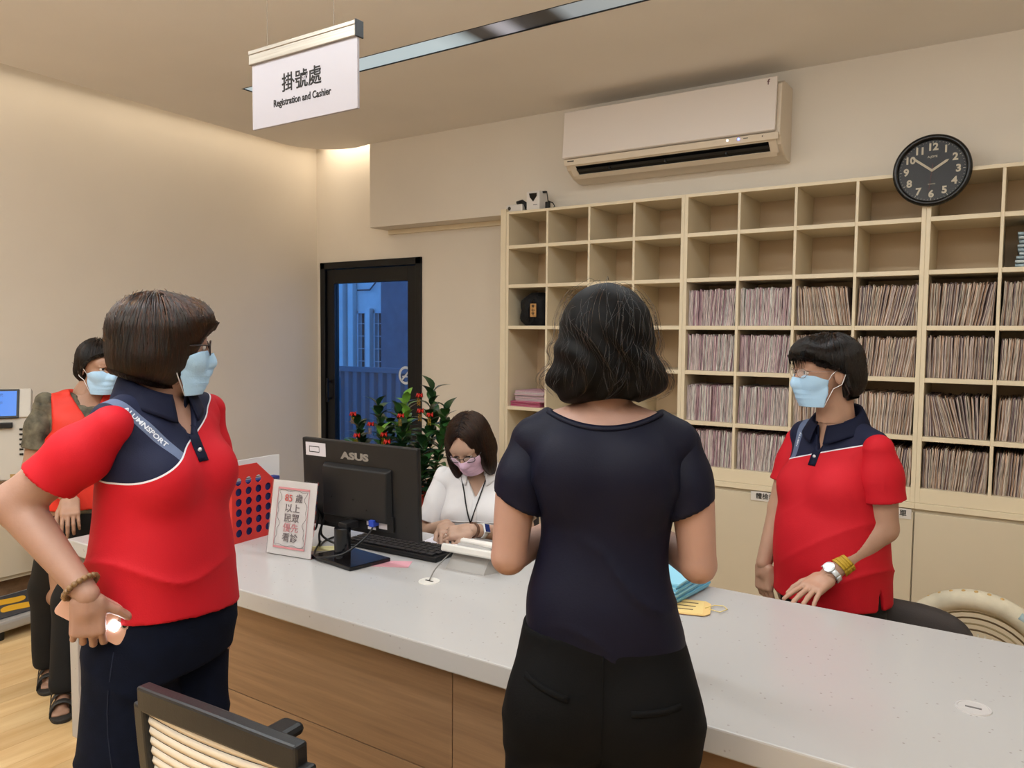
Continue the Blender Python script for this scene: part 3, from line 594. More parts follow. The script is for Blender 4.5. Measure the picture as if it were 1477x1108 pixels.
# ---- red magazine boxes ----
m_red=mat('red_plastic','#c62f2a',.35); m_bluef=mat('blue_binder','#1f2f6e',.6)
def magbox(loc,label,first):
    mb=thing('magazine_box',label,'file box',loc,first)
    # side walls with real round holes: side profile in (y,z)
    prof_=[(0,0),(.25,0),(.25,.165),(.115,.285),(0,.285)]
    holes=[(.03+.046*i,.035+.038*j) for i in range(5) for j in range(6)]
    for s in (0,.10):
        bm=bmesh.new(); R0=.0145
        # triangulated plate: polygon outline + circle holes via 2D fill
        def ringv(pts,x): return [bm.verts.new((x,p[0],p[1])) for p in pts]
        loops=[]
        outer=ringv(prof_,s); loops.append(outer)
        for (hy_,hz_) in holes:
            lim=.285-max(0,(hy_-.115)+R0+.006)*(.12/.135)
            if hz_+R0+.008<lim and hy_+R0<.246: loops.append(ringv([(hy_+R0*math.cos(2*PI*k/20),hz_+R0*math.sin(2*PI*k/20)) for k in range(20)],s))
        for lp in loops:
            for k in range(len(lp)): bm.edges.new((lp[k],lp[(k+1)%len(lp)]))
        bmesh.ops.triangle_fill(bm,use_beauty=True,use_dissolve=False,edges=bm.edges[:],normal=(1,0,0))
        me=bpy.data.meshes.new('side_panel'); bm.to_mesh(me); bm.free(); me.materials.append(m_red)
        o=link(bpy.data.objects.new('side_panel',me),mb); q=o.modifiers.new('s','SOLIDIFY'); q.thickness=.0025; q.offset=0
    G().box(0,.10,0,.0025,0,.285).build('spine_panel',m_red,mb); G().box(0,.10,.2475,.25,0,.165).build('front_panel',m_red,mb); G().box(0,.10,0,.25,0,.0025).build('bottom_panel',m_red,mb)
    return mb
m1=magbox((-2.462,1.745,TZ),'red perforated plastic magazine box nearer the standing sign',.06); m2=magbox((-2.60,1.76,TZ),'red perforated plastic magazine box farther from the standing sign',.05)
bn=G().box(0,.034,0,.22,0,.215).build('binder',m_bluef,loc=(-2.405,1.765,TZ+.003),rot=(0,0,.06),bevel=.003); tag(bn,'dark blue binder standing in the nearer red magazine box','binder')
for k in range(3):
    pp=G().box(0,.0015,0,.225,0,.285).build('document_sheet',mat('doc_white','#d6d2d0',.7),loc=(-2.445+.0035*k,1.79+.012*k,TZ+.0032),rot=(0,0,.06)); tag(pp,'white printed document standing in the nearer red box','paper','documents in the nearer red box')
    if k==2:
        for q in range(3): G().box(.0015,.0022,.05,.15-.02*q,.225-.014*q,.228-.014*q).build('printed_line',m_prg,pp)
bn2=G().box(0,.05,0,.22,0,.25).build('binder',mat('grey_binder','#b8b4b0',.6),loc=(-2.58,1.775,TZ+.003),rot=(0,0,.05),bevel=.003); tag(bn2,'pale binder standing in the farther red magazine box','binder')
# ---- telephone ----
ph=thing('desk_telephone','white desk telephone tilted up on its grey stand','telephone',(-1.475,2.03,TZ),.05)
m_ph=mat('phone_white','#c9c5bf',.4); m_pg=mat('phone_grey','#9b9793',.45)
Mt=Matrix.Translation((0,.02,.055))@Matrix.Rotation(-.32,4,'X')
G().box(-.105,.115,-.075,.115,-.022,.004,0,Mt).build('phone_body',m_ph,ph,bevel=.006)
G().add([(-.085,-.055,.0),(.06,-.055,.0),(.06,-.047,.0),(-.085,-.047,.0),(-.072,.0,.075),(.058,.0,.075),(.058,.008,.075),(-.072,.008,.075)],FS).build('stand_flap',m_pg,ph,bevel=.002)
G().add([(.058,-.055,0),(.064,-.055,0),(.13,.08,0),(.124,.08,0),(.058,.0,.07),(.064,.0,.07),(.085,.03,.05),(.08,.03,.05)],FS).build('stand_rib',m_pg,ph)
hs_=G().box(-.02,.035,-.09,.095,.006,.028,0,Mt@T(.01,.0,.004,1.35)).build('handset',m_white,ph,bevel=.009)
G().box(-.045,.0,-.03,.0,-.0,.006,0,Mt@T(.085,-.02,.0)).build('cradle',m_pg,ph,bevel=.002)
G().box(-.09,-.03,.0,.09,.004,.0055,0,Mt).build('keypad',m_pg,ph)
pc=wire('phone_cord',[(-1.545,2.02,.822),(-1.552,1.985,.80),(-1.54,1.90,.775),(-1.515,1.838,.7578)],.0022,mat('cord_grey','#77736e',.5)); tag(pc,'thin grey cord from telephone to the cable cover','cable')
# ---- blue folders and tag card beside the standing worker ----
for k in range(12):
    o=G().box(-.095,.095,-.12,.12,0,.0046).build('blue_folder',[mat('folder_blue_%d'%(k%2),['#69aecb','#8cc6dc'][k%2],.55)],loc=(-.882+.003*(k%3),2.165+.001*k,TZ+.0058+k*.0052),rot=(0,random.uniform(-.0,.0),-.12+.008*k)); tag(o,'light blue paper folder in the stack behind the woman in black','folder','light blue folders in the counter stack')
m_tagc=mat('tag_yellow','#d9b676',.7); m_tagp=mat('tag_pink','#cf8f86',.7)
for k,(dx,rz,mm,lb) in enumerate(((.0,.35,m_tagp,'pink bordered number card lying under the yellow one'),(.01,.30,m_tagc,'yellow number card with a loop string on the counter'))):
    tc_=thing('number_card',lb,'card',(-.785+dx,2.065,TZ+.0003+.0025*k),rz); G().prism([(-.075,-.06),(.06,-.06),(.075,-.04),(.075,.04),(.06,.06),(-.075,.06)],0,.002).build('card',mm,tc_)
    if k==1:
        G().box(-.065,.055,-.052,.052,.002,.0024).build('card_face',mat('tag_face','#dcc07e',.7),tc_)
        for q in range(3): G().box(-.04+.01*q,.04-.006*q,.03-.028*q,.036-.028*q,.0024,.0028).build('printed_line',mat('tag_ink','#5b4636',.8),tc_)
        G().tube([(.06,.0,.003),(.085,.03,.003),(.11,.035,.002),(.12,.01,.002),(.10,-.02,.002),(.07,-.005,.003)],.0014,6).build('loop_string',mat('cord_yellow','#d6bf7a',.7),tc_,smooth=True)

# ================= FOREGROUND CHAIR (slatted mesh back) =================
def slat_chair(loc,rz,label,Wd=.188,cream='#d9cdbb'):
    ch=thing('office_chair',label,'chair',loc,rz)   # local: sitter faces +Y; the back is at y<0
    mf=mat('chair_black','#191a1c',.45,bump=(300,.05)); ms=mat('slat_'+cream.strip('#'),cream,.5)
    zt=.925; zb=.50
    def curve(x,z): return -.235+.26*(x*x)*1.6 - .10*((z-zb)/(zt-zb))*.6 - .015*math.sin(PI*(z-zb)/(zt-zb))
    def P(x,z,d=0): return (x,curve(x,z)+d,z)
    wt=lambda z: Wd*(.90+.10*((z-zb)/(zt-zb)))
    def bar(path,wd,dp,name):
        g=G(); n=len(path)
        vs=[]
        for i,(x,z,ux,uz) in enumerate(path):
            for (s,d) in ((-1,-1),(1,-1),(1,1),(-1,1)):
                xx=x+ux*wd/2*s; zz=z+uz*wd/2*s; vs.append((xx,curve(xx,zz)+d*dp/2,zz))
        fs=[(4*i+j,4*i+4+j,4*i+4+(j+1)%4,4*i+(j+1)%4) for i in range(n-1) for j in range(4)]+[(3,2,1,0),tuple(4*(n-1)+k for k in range(4))]
        g.add(vs,fs); return g.build(name,mf,ch,bevel=.005,smooth=False)
    bar([(-Wd+2*Wd*k/16,zt-.014+.012*math.cos((k/16-.5)*PI)-.012,0,1) for k in range(17)],.044,.026,'top_rail')
    for s in (-1,1): bar([(s*wt(zb+(zt-.036-zb)*k/10),zb+(zt-.036-zb)*k/10,1,0) for k in range(11)],.034,.026,'side_rail')
    bar([(-Wd*.9+1.8*Wd*k/10,zb,0,1) for k in range(11)],.04,.03,'bottom_rail')
    ns=21
    for i in range(ns):
        z=zt-.046-(zt-.046-zb-.03)*i/(ns-1); g=G(); w_=wt(z)-.012; vs=[]
        for k in range(15):
            x=-w_+2*w_*k/14
            for a,b in ((0,-.0078),(.003,0),(0,.0078),(-.003,0)): vs.append((x,curve(x,z)+a-.001,z+b))
        fs=[(4*q+j,4*q+4+j,4*q+4+(j+1)%4,4*q+(j+1)%4) for q in range(14) for j in range(4)]; g.add(vs,fs); g.build('back_slat',ms,ch,smooth=True)
    G().box(-.03,.03,-.33,-.27,.36,.60).build('back_support',mf,ch,bevel=.008)
    def seatf(u,v):
        a=2*PI*v; return (0,0,0)
    G().prism([(.235*math.copysign(abs(math.cos(2*PI*k/32))**.5,math.cos(2*PI*k/32)),.02+.235*math.copysign(abs(math.sin(2*PI*k/32))**.5,math.sin(2*PI*k/32))) for k in range(32)],.42,.475).build('seat',mat('seat_fabric','#1c1d20',.9),ch,bevel=.014)
    for s in (-1,1):
        G().box(s*.245-.032,s*.245+.032,-.10,.12,.645,.672).build('armrest',mf,ch,bevel=.012)
        G().tube([(s*.245,0,.645),(s*.25,0,.45),(s*.2,0,.40)],.018,8).build('armrest_post',mf,ch,smooth=True)
    G().tube([(0,0,.42),(0,0,.11)],.025,12).build('gas_column',m_black,ch,smooth=True); G().box(-.1,.1,-.3,.1,.39,.42).build('seat_plate',mf,ch,bevel=.004)
    for k in range(5):
        a=2*PI*k/5+.3; leg=G().tube([(0.02*math.cos(a),.02*math.sin(a),.11),(.25*math.cos(a),.25*math.sin(a),.075)],[.024,.015],8).build('base_leg',mf,ch,smooth=True)
        G().lathe([(.0001,-.011),(.024,-.011),(.026,0),(.024,.011),(.0001,.011)],16,0,T(.25*math.cos(a),.25*math.sin(a),.0265,a+PI/2,0,PI/2),closed=False).tube([(.25*math.cos(a),.25*math.sin(a),.03),(.25*math.cos(a),.25*math.sin(a),.08)],.009,6).build('caster',m_blackp,leg,smooth=True)
    return ch
fc=slat_chair((-1.06,1.02,0),.05,'black framed office chair with cream slatted back at bottom of view')
# chair behind counter: dark padded back, and the cream padded round back beyond it
pc_=thing('padded_chair','chair with dark grey padded back behind the counter beside the right worker','chair',(-.32,2.70,0),.05)
m_pad=mat('dark_upholstery','#3a3432',.75,bump=(250,.08))
def padf(u,v,zc=.565,hw=.24,hh=.125,th=.045,yy=-.0):
    a=2*PI*u; b=PI*(v-.5); cb=math.copysign(abs(math.cos(b))**.55,math.cos(b)); sb=math.copysign(abs(math.sin(b))**.7,math.sin(b))
    x=hw*cb*math.copysign(abs(math.cos(a))**.55,math.cos(a)); z=hh*cb*math.copysign(abs(math.sin(a))**.75,math.sin(a))
    return (x,yy+th*sb+.25*x*x,zc+z-.35*x*x)
G().grid(padf,40,16).build('backrest',m_pad,pc_,smooth=True)
G().box(-.025,.025,.03,.05,.36,.55).build('back_support',m_black,pc_,bevel=.004)
G().prism([(.22*math.copysign(abs(math.cos(2*PI*k/32))**.5,math.cos(2*PI*k/32)),.24+.21*math.copysign(abs(math.sin(2*PI*k/32))**.5,math.sin(2*PI*k/32))) for k in range(32)],.40,.46).build('seat',m_pad,pc_,bevel=.015)
G().box(-.04,.04,.03,.3,.36,.399).build('seat_plate',m_black,pc_,bevel=.003); G().tube([(0,.22,.36),(0,.22,.08)],.025,12).build('gas_column',m_black,pc_,smooth=True)
for k in range(5):
    a=2*PI*k/5; leg=G().tube([(.02*math.cos(a),.22+.02*math.sin(a),.10),(.24*math.cos(a),.22+.24*math.sin(a),.07)],[.022,.014],8).build('base_leg',m_black,pc_,smooth=True)
    G().lathe([(.0001,-.01),(.024,-.01),(.026,0),(.024,.01),(.0001,.01)],14,0,T(.24*math.cos(a),.22+.24*math.sin(a),.0265,a+PI/2,0,PI/2),closed=False).tube([(.24*math.cos(a),.22+.24*math.sin(a),.03),(.24*math.cos(a),.22+.24*math.sin(a),.07)],.008,6).build('caster',m_blackp,leg,smooth=True)
rc=thing('round_backed_chair','round-backed chair with cream padded rim and thin curved slats behind the counter','chair',(-.10,3.42,0),-.12)
m_crm=mat('cream_padding','#d8cdb4',.85,noise=(9,.18),bump=(40,.2)); 
cz=.255; RX,RZ=.27,.27; g=G()
pts_=[(RX*math.cos(a),-.02-.03*math.cos(a)**2,cz+RZ*math.sin(a)) for a in [PI*k/30 for k in range(31)]]
g.tube(pts_,[.030+.010*math.sin(PI*k/30) for k in range(31)],14).build('padded_rim',m_crm,rc,smooth=True)
for k in range(9):
    a=PI*(.42+.045*k) if k<7 else PI*(.2+.06*(k-7)); G().lathe([(.0001,-.009),(.007,-.006),(.010,0),(.007,.006),(.0001,.009)],10,0,T(RX*math.cos(a)*1.11,-.03,cz+RZ*math.sin(a)*1.12),closed=False).build('rim_bead',mat('bead_gold','#cba566',.6),rc,smooth=True)
G().tube([( (RX+.012)*math.cos(a),-.045,cz+(RZ+.012)*math.sin(a)) for a in [PI*(.26+.012*k) for k in range(8)]],.021,8,flat=1).build('blue_patch',mat('patch_blue','#9db0b4',.8,noise=(30,.3)),rc,smooth=True)
m_sl=mat('slat_ivory','#b3a47f',.5); 
for k in range(5):
    rr=.245-.013*k; G().tube([(rr*math.cos(a),-.015,cz-.01*k+rr*math.sin(a)) for a in [PI*q/24 for q in range(25)]],.0035,6).build('curved_slat',m_sl if k%2 else mat('slat_brown','#6b5638',.5),rc,smooth=True)
for k in range(15):
    x=-.17+.0243*k; h=math.sqrt(max(0,.19**2-x*x)); G().tube([(x*.8,-.01,cz-.06),(x,-.02,cz-.05+h)],.0035,6).build('back_rod',mat('slat_pale','#cfc5ac',.5),rc,smooth=True)
G().lathe([(.0001,.20),(.20,.20),(.215,.22),(.20,.24),(.0001,.24)],28,0,T(0,.24,-.03),closed=False).build('seat',m_crm,rc,smooth=True)
for sx_ in (-1,1):
    for sy_ in (-1,1): G().tube([(sx_*.13,.24+sy_*.13,.18),(sx_*.18,.24+sy_*.17,0)],.014,8).build('leg',m_black,rc,smooth=True)
# ================= PLANT =================
pl=thing('potted_plant','leafy potted plant with red and gold ornaments beside the glass door','plant',(-3.02,3.40,0))
m_leaf=[mat('leaf_dark','#1f3d22',.3,noise=(9,.3)),mat('leaf_mid','#2f5a2c',.32,noise=(9,.3)),mat('leaf_light','#6f9f3a',.35,noise=(9,.2))]; m_stem=mat('stem_brown','#4c3a24',.7)
G().lathe([(.0001,0),(.13,0),(.165,.42),(.17,.44),(.155,.44),(.15,.41),(.0001,.41)],28,0,None,closed=False).build('pot',mat('pot_glaze','#6e1a18',.3),pl,smooth=True)
def leafmesh(L,wd,m):
    g=G(); vs=[];n=6
    for i in range(n+1):
        s=i/n; wv=wd*math.sin(PI*min(1,s**.8*.97+.015)); z=.12*L*math.sin(PI*s)-.22*L*s*s
        vs+=[(-wv,s*L,z+.25*wv),(0,s*L,z),(wv,s*L,z+.25*wv)]
    fs=[(3*i+j,3*i+j+1,3*i+4+j,3*i+3+j) for i in range(n) for j in (0,1)]
    me=bpy.data.meshes.new('leaf'); me.from_pydata(vs,[],fs); me.materials.append(m); me.polygons.foreach_set('use_smooth',[True]*len(fs)); me.update(); return me
lms=[leafmesh(.10,.026,m_leaf[0]),leafmesh(.12,.030,m_leaf[0]),leafmesh(.11,.028,m_leaf[1]),leafmesh(.095,.025,m_leaf[2])]
stems=[]; rp=random.Random(3)
# stem tips: (x offset, y offset, top z)
TIPS=[(-.25,-.10,1.02,0),(-.13,-.05,1.13,0),(-.03,.02,1.10,0),(.06,-.02,1.17,3),(.22,.02,1.23,0),(.30,.05,1.12,0),(.12,-.12,1.02,0),(-.32,-.04,.88,3),(.0,-.16,.98,0),(.26,-.10,.96,0),(-.18,.1,1.0,2),(.34,-.02,1.0,2),(-.08,.14,1.05,0),(.16,.12,1.08,0),(.30,-.15,.84,0),(-.22,-.18,.86,2),(.1,-.2,.85,0)]
nleaf=0; orn=[]
for (dx,dy,zt_,kind) in TIPS:
    pts=[Vector((dx*.15,dy*.15,.40)),Vector((dx*.5,dy*.5,.55)),Vector((dx*.85,dy*.85,(zt_+.5)/2+.05)),Vector((dx,dy,zt_-.03))]
    path=[]
    for i in range(13):
        q=i/12; k=min(2,int(q*3)); f_=q*3-k; path.append(pts[k].lerp(pts[k+1],f_))
    G().tube(path,[.006-.004*i/12 for i in range(13)],6).build('stem',m_stem,pl,smooth=True)
    n=27
    for i in range(n):
        s=.38+.62*i/(n-1); k=min(11,int(s*12)); p=path[k].lerp(path[k+1],s*12-k)
        ang=i*2.4+dx*9; el=.15+.75*(i/(n-1))+rp.uniform(-.2,.25)
        me=lms[3] if (kind==3 and i>n*.45) or rp.random()<.04 else (lms[2] if (kind==2 or rp.random()<.3) else rp.choice(lms[:2]))
        o=bpy.data.objects.new('leaf',me); C.objects.link(o); o.parent=pl
        o.matrix_local=Matrix.Translation(p)@Matrix.Rotation(ang,4,'Z')@Matrix.Rotation(el,4,'X')@Matrix.Diagonal((1,1,1,1)); nleaf+=1
m_rb=mat('ribbon_red','#b81c12',.3,metal=.2); m_gd=mat('bead_shiny_gold','#e0b040',.25,metal=.9)
def ornament(x,y,z):
    g=G()
    for k in range(5):
        a=2*PI*k/5; g.tube([(0,0,0),(.014*math.cos(a),.014*math.sin(a)-.004,.010+.004*(k%2)),(.020*math.cos(a),.02*math.sin(a)-.006,-.003)],[.004,.009,.003],6)
    o=g.build('red_bow',m_rb,pl,smooth=True,loc=(x,y,z))
    g=G()
    for s in (-.009,0,.009):
        for q in range(5): g.lathe([(.0001,-.003),(.003,0),(.0001,.003)],6,0,T(s,-.012,-.012-.008*q-abs(s)*.4),closed=False)
    g.build('gold_beads',m_gd,o,smooth=True)
for (x,y,z) in [(-.22,-.16,1.05),(-.08,-.16,1.0),(.03,-.17,.95),(-.17,-.18,.93),(.215,-.08,1.175),(.23,-.09,1.09),(.13,-.14,1.06),(-.09,-.22,.88),(.02,-.24,.875),(0.0,-.24,.83),(.22,-.16,.86),(.17,-.17,.80),(.29,-.08,1.07),(.10,-.22,.92)]: ornament(x,y,z)
g=G()
def wrap(u,v):
    a=2*PI*u; r=.178+.06*v+.022*math.sin(9*a)*v+.012*math.sin(17*a); return (r*math.cos(a),r*math.sin(a),.28+.36*v+.02*math.sin(6*a)*v)
g.grid(wrap,72,8); g.build('red_wrap',mat('red_foil','#b3271c',.3,noise=(14,.4),bump=(18,.9)),pl,smooth=True,solid=.002)
# ================= FAR LEFT: low cabinet, touchscreen kiosk, scale, wall plates =================
lc=thing('low_cabinet','low white cabinet with wooden front under the touchscreen','cabinet',(-4.78,1.4,0))
G().box(-.23,.185,0,.84,.16,.695).build('body',m_cab,lc,bevel=.003)
G().box(.1855,.205,.0,.84,.185,.51).build('side_panel',mat('panel_cream','#cdbfa8',.5),lc,bevel=.002); G().box(.1855,.20,.0,.84,.515,.695).build('wood_band',m_clad,lc,bevel=.002)
G().box(-.19,.12,.02,.82,0,.16).build('kickplate',m_clad,lc); G().box(-.20,.205,-.005,.845,.696,.71).build('cabinet_top',m_clad,lc,bevel=.002)
kk_=thing('touchscreen_kiosk','white tabletop touchscreen unit with lit blue screen on the low cabinet','kiosk',(-4.66,2.02,.7103),1.0)
m_kw=mat('kiosk_white','#c8c2b8',.4)
G().add([(-.14,-.10,0),(.075,-.10,0),(.075,.10,0),(-.14,.10,0),(-.20,-.06,.34),(.115,-.06,.34),(.115,.10,.34),(-.20,.10,.34)],FS).build('kiosk_body',m_kw,kk_,bevel=.008)
Mk=Matrix.Translation((-.04,-.055,.335))@Matrix.Rotation(-.35,4,'X')
G().box(-.19,.155,-.02,.03,-.0,.165,0,Mk).build('screen_housing',m_kw,kk_,bevel=.005); G().box(-.18,.10,-.026,-.018,-.005,.16,0,Mk).build('screen_bezel',m_black,kk_,bevel=.003)
G().box(-.165,.088,-.0275,-.026,.008,.148,0,Mk).build('display',mat('blue_screen','#1a3a70',.2,emit=('#4f95ff',.85)),kk_)
mti=mat('screen_ink','#1f4f9c',.4,emit=('#2a5fb4',.35))
for r_,s_ in enumerate(('掛號報到系統','請插入健保卡','開始 · 查詢')): text('screen_text',s_,.020,mti,kk_,Mk@Matrix.Translation((-.035,-.028,.125-.045*r_))@FACE_S)
G().box(-.10,.03,-.095,-.06,.285,.315).build('card_reader',m_blackp,kk_,bevel=.004)
for q in range(6): G().box(.06,.078,-.0735-.0035*q,-.070-.0035*q,.27-.027*q,.28-.027*q).build('status_mark',m_ink,kk_)
G().box(.015,.07,-.1025,-.100,.004,.035).build('notice_sticker',mat('sticker_tan','#b0905a',.7,noise=(60,.5)),kk_)
sc_=thing('body_scale','grey body weighing scale with red digital display and yellow footprint mat','scale',(-4.34,1.93,0),.10)
m_sg=mat('scale_silver','#a3a19e',.35,metal=.3); 
G().prism([(-.19,-.27),(.19,-.27),(.205,-.25),(.205,.19),(.19,.22),(-.19,.22),(-.205,.19),(-.205,-.25)],.045,.10).build('platform',m_sg,sc_,bevel=.014)
G().box(-.165,.165,-.235,.12,.1003,.106).build('foot_mat',mat('mat_dark','#34353b',.6),sc_,bevel=.003)
G().prism([(.05*math.cos(2*PI*k/20)+.0+.012*math.sin(6*PI*k/20),-.06+.10*math.sin(2*PI*k/20)) for k in range(20)],.1064,.108,0,Matrix.Translation((-.06,0,0))).prism([(.05*math.cos(2*PI*k/20)+.012*math.sin(6*PI*k/20),-.06+.10*math.sin(2*PI*k/20)) for k in range(20)],.1064,.108,0,Matrix.Translation((.07,0,0))).build('footprint',mat('foot_yellow','#d9a21c',.6),sc_)
for x in (-.16,.16):
    for y in (-.22,.17): G().lathe([(.0001,0),(.022,0),(.025,.045),(.0001,.045)],12,0,T(x,y,0),closed=False).build('rubber_foot',m_blackp,sc_)
G().box(-.06,.115,.13,.215,.10,.52).build('column',m_sg,sc_,bevel=.02)
hd_=Matrix.Translation((.025,.14,.50))@Matrix.Rotation(-.5,4,'X')
G().box(-.11,.11,-.02,.05,0,.15,0,hd_).build('display_head',m_sg,sc_,bevel=.012); G().box(-.075,.095,-.026,-.019,.035,.125,0,hd_).build('display_window',mat('display_black','#120507',.3),sc_)
mrd=mat('red_digits','#ff2030',.4,emit=('#ff2038',2.6))
text('digits','54.6',.05,mrd,sc_,hd_@Matrix.Translation((.02,-.0268,.10))@FACE_S,bold=.001); text('digits','162.5',.05,mrd,sc_,hd_@Matrix.Translation((.02,-.0268,.058))@FACE_S,bold=.001)
G().box(-.08,.10,-.0225,-.0195,-.0,.03,0,hd_).build('button_plate',mat('sticker_white',(0,0,0)),sc_)
for q in range(4): G().box(-.06+.04*q,-.04+.04*q,-.0235,-.022,.006,.022,0,hd_).build('button',m_ink,sc_)
wp=thing('wall_plate','narrow grey label plate on the wall right of the touchscreen','plate',(XL,2.42,.845)); G().box(0,.006,-.13,.13,-.03,.03).build('plate',mat('plate_grey','#b0a894',.5),wp); G().box(.006,.0068,-.10,.10,-.002,.002).build('printed_line',m_prg,wp)
wb=thing('wall_box','white box mounted high on the wall at the edge of the view','box',(XL,1.95,2.02)); G().box(0,.05,-.18,.005,0,.15).build('casing',m_white,wb,bevel=.004); G().box(.01,.04,-.17,-.0,-.010,-.0003).build('vent',m_blackp,wb)
# ================= IMPLICIT-SURFACE TOOLKIT FOR FIGURES AND CLOTHES =================
A_=lambda *p: np.array(p,dtype=np.float32)
def cone(a,b,r1,r2):
    a=A_(*a); b=A_(*b); ba=b-a; L=float(ba@ba)
    def f(p):
        pa=p-a; h=np.clip(pa@ba/L,0,1)
        return np.linalg.norm(pa-h[:,None]*ba,axis=1)-(r1+(r2-r1)*h)
    return f
def ell(c,r,R=None):
    c=A_(*c); r=A_(*r)
    def f(p):
        q=p-c
        if R is not None: q=q@R
        k0=np.linalg.norm(q/r,axis=1); k1=np.linalg.norm(q/(r*r),axis=1)
        return k0*(k0-1)/np.maximum(k1,1e-6)
    return f
def rbox(c,h,rd,R=None):
    c=A_(*c); h=A_(*h)
    def f(p):
        q=p-c
        if R is not None: q=q@R
        d=np.abs(q)-h+rd
        return np.linalg.norm(np.maximum(d,0),axis=1)+np.minimum(d.max(1),0)-rd
    return f
def su(a,b,k):
    h=np.clip(.5+.5*(b-a)/k,0,1); return b*(1-h)+a*h-k*h*(1-h)
def ss(a,b,k):      # a minus b
    h=np.clip(.5-.5*(a+b)/k,0,1); return a*(1-h)-b*h+k*h*(1-h)
def union(fs,k=.02):
    """fs: functions or (function, own k)"""
    def f(p):
        d=None
        for q in fs:
            g,kk=(q if isinstance(q,tuple) else (q,k))
            v=g(p); d=v if d is None else su(d,v,kk)
        return d
    return f
def loft(secs,n=2.3,M=None,o=None):
    """vertical body of elliptic sections (z, cx, cy, half-width, half-depth[, back flatten])"""
    S=np.array(secs,dtype=np.float32); zz=np.linspace(S[0,0],S[-1,0],160)
    def interp(col):
        z=S[:,0]; v=S[:,col]; m=np.gradient(v,z); out=np.empty_like(zz)
        i=np.clip(np.searchsorted(z,zz)-1,0,len(z)-2); h=z[i+1]-z[i]; t=(zz-z[i])/h
        out=(2*t**3-3*t**2+1)*v[i]+(t**3-2*t**2+t)*h*m[i]+(-2*t**3+3*t**2)*v[i+1]+(t**3-t**2)*h*m[i+1]; return out
    T_=[interp(k) for k in range(1,5)]; z0,z1=float(S[0,0]),float(S[-1,0])
    def f(p):
        if M is not None: p=(p-o)@M
        z=np.clip(p[:,2],z0,z1); cx,cy,a,b=[np.interp(z,zz,t) for t in T_]
        x=(p[:,0]-cx)/a; y=(p[:,1]-cy)/b; r=(np.abs(x)**n+np.abs(y)**n)**(1/n)
        d=(r-1)*np.minimum(a,b)*.9
        dz=np.maximum(z0-p[:,2],p[:,2]-z1)
        return np.where(dz>0,np.hypot(np.maximum(d,0),dz),np.maximum(d,dz)).astype(np.float32)
    return f
def rotm(yaw=0,pitch=0,roll=0):
    """head-style rotation: yaw about z (+ = towards the figure's left), pitch (+ = nod down), roll"""
    return np.array(Matrix.Rotation(yaw,3,'Z')@Matrix.Rotation(-pitch,3,'X')@Matrix.Rotation(roll,3,'Y'),dtype=np.float32)
def surf(f,lo,hi,h):
    """dual surface of f over a box: returns verts, quads"""
    lo=np.array(lo,dtype=np.float32); n=np.ceil((np.array(hi)-lo)/h).astype(int)+1; n=((n+3)//4)*4+1
    nc=(n-1)//4+1
    ax=[lo[i]+np.arange(nc[i],dtype=np.float32)*h*4 for i in range(3)]
    P=np.stack(np.meshgrid(*ax,indexing='ij'),-1).reshape(-1,3); Dc=f(P).reshape(nc)
    D=np.empty(n,dtype=np.float32); idx=[np.clip((np.arange(n[i])+2)//4,0,nc[i]-1) for i in range(3)]
    D[:]=Dc[np.ix_(*idx)]
    near=np.abs(D)<h*4*1.9+.004
    I=np.argwhere(near); 
    for s in range(0,len(I),400000):
        J=I[s:s+400000]; D[J[:,0],J[:,1],J[:,2]]=f((lo+J*h).astype(np.float32))
    S=D<0
    cn=n-1; acc=np.zeros((*cn,3),np.float32); cnt=np.zeros(cn,np.int16)
    quads=[]
    edges=[]
    for a in range(3):
        sl0=[slice(None)]*3; sl1=[slice(None)]*3; sl0[a]=slice(0,-1); sl1[a]=slice(1,None)
        d0=D[tuple(sl0)]; d1=D[tuple(sl1)]; c=(S[tuple(sl0)]!=S[tuple(sl1)])
        E=np.argwhere(c); t=d0[c]/(d0[c]-d1[c]); pt=E.astype(np.float32); pt[:,a]+=t
        b_,c_=[(1,2),(2,0),(0,1)][a]
        ok=(E[:,b_]>0)&(E[:,c_]>0)&(E[:,b_]<cn[b_])&(E[:,c_]<cn[c_]); E=E[ok]; pt=pt[ok]
        flip=S[tuple(E.T)]
        cells=[]
        for db,dc in ((0,0),(-1,0),(-1,-1),(0,-1)):
            q=E.copy(); q[:,b_]+=db; q[:,c_]+=dc; cells.append(q); np.add.at(acc,tuple(q.T),pt); np.add.at(cnt,tuple(q.T),1)
        edges.append((cells,flip))
    used=cnt>0; vid=-np.ones(cn,np.int64); vid[used]=np.arange(used.sum())
    V=lo+(acc[used]/cnt[used][:,None])*h
    for cells,flip in edges:
        q=np.stack([vid[tuple(c.T)] for c in cells],1); q[flip]=q[flip]; q[~flip]=q[~flip][:,::-1]; quads.append(q)
    Q=np.concatenate(quads)
    for _ in range(2):
        V=V.astype(np.float32); d=f(V); e=.0015
        g=np.stack([f(V+A_(e,0,0))-d,f(V+A_(0,e,0))-d,f(V+A_(0,0,e))-d],1)/e
        gg=np.maximum((g*g).sum(1),.1); st=np.clip(d/gg,-h*.5,h*.5); V=V-g*st[:,None]
    return V,Q
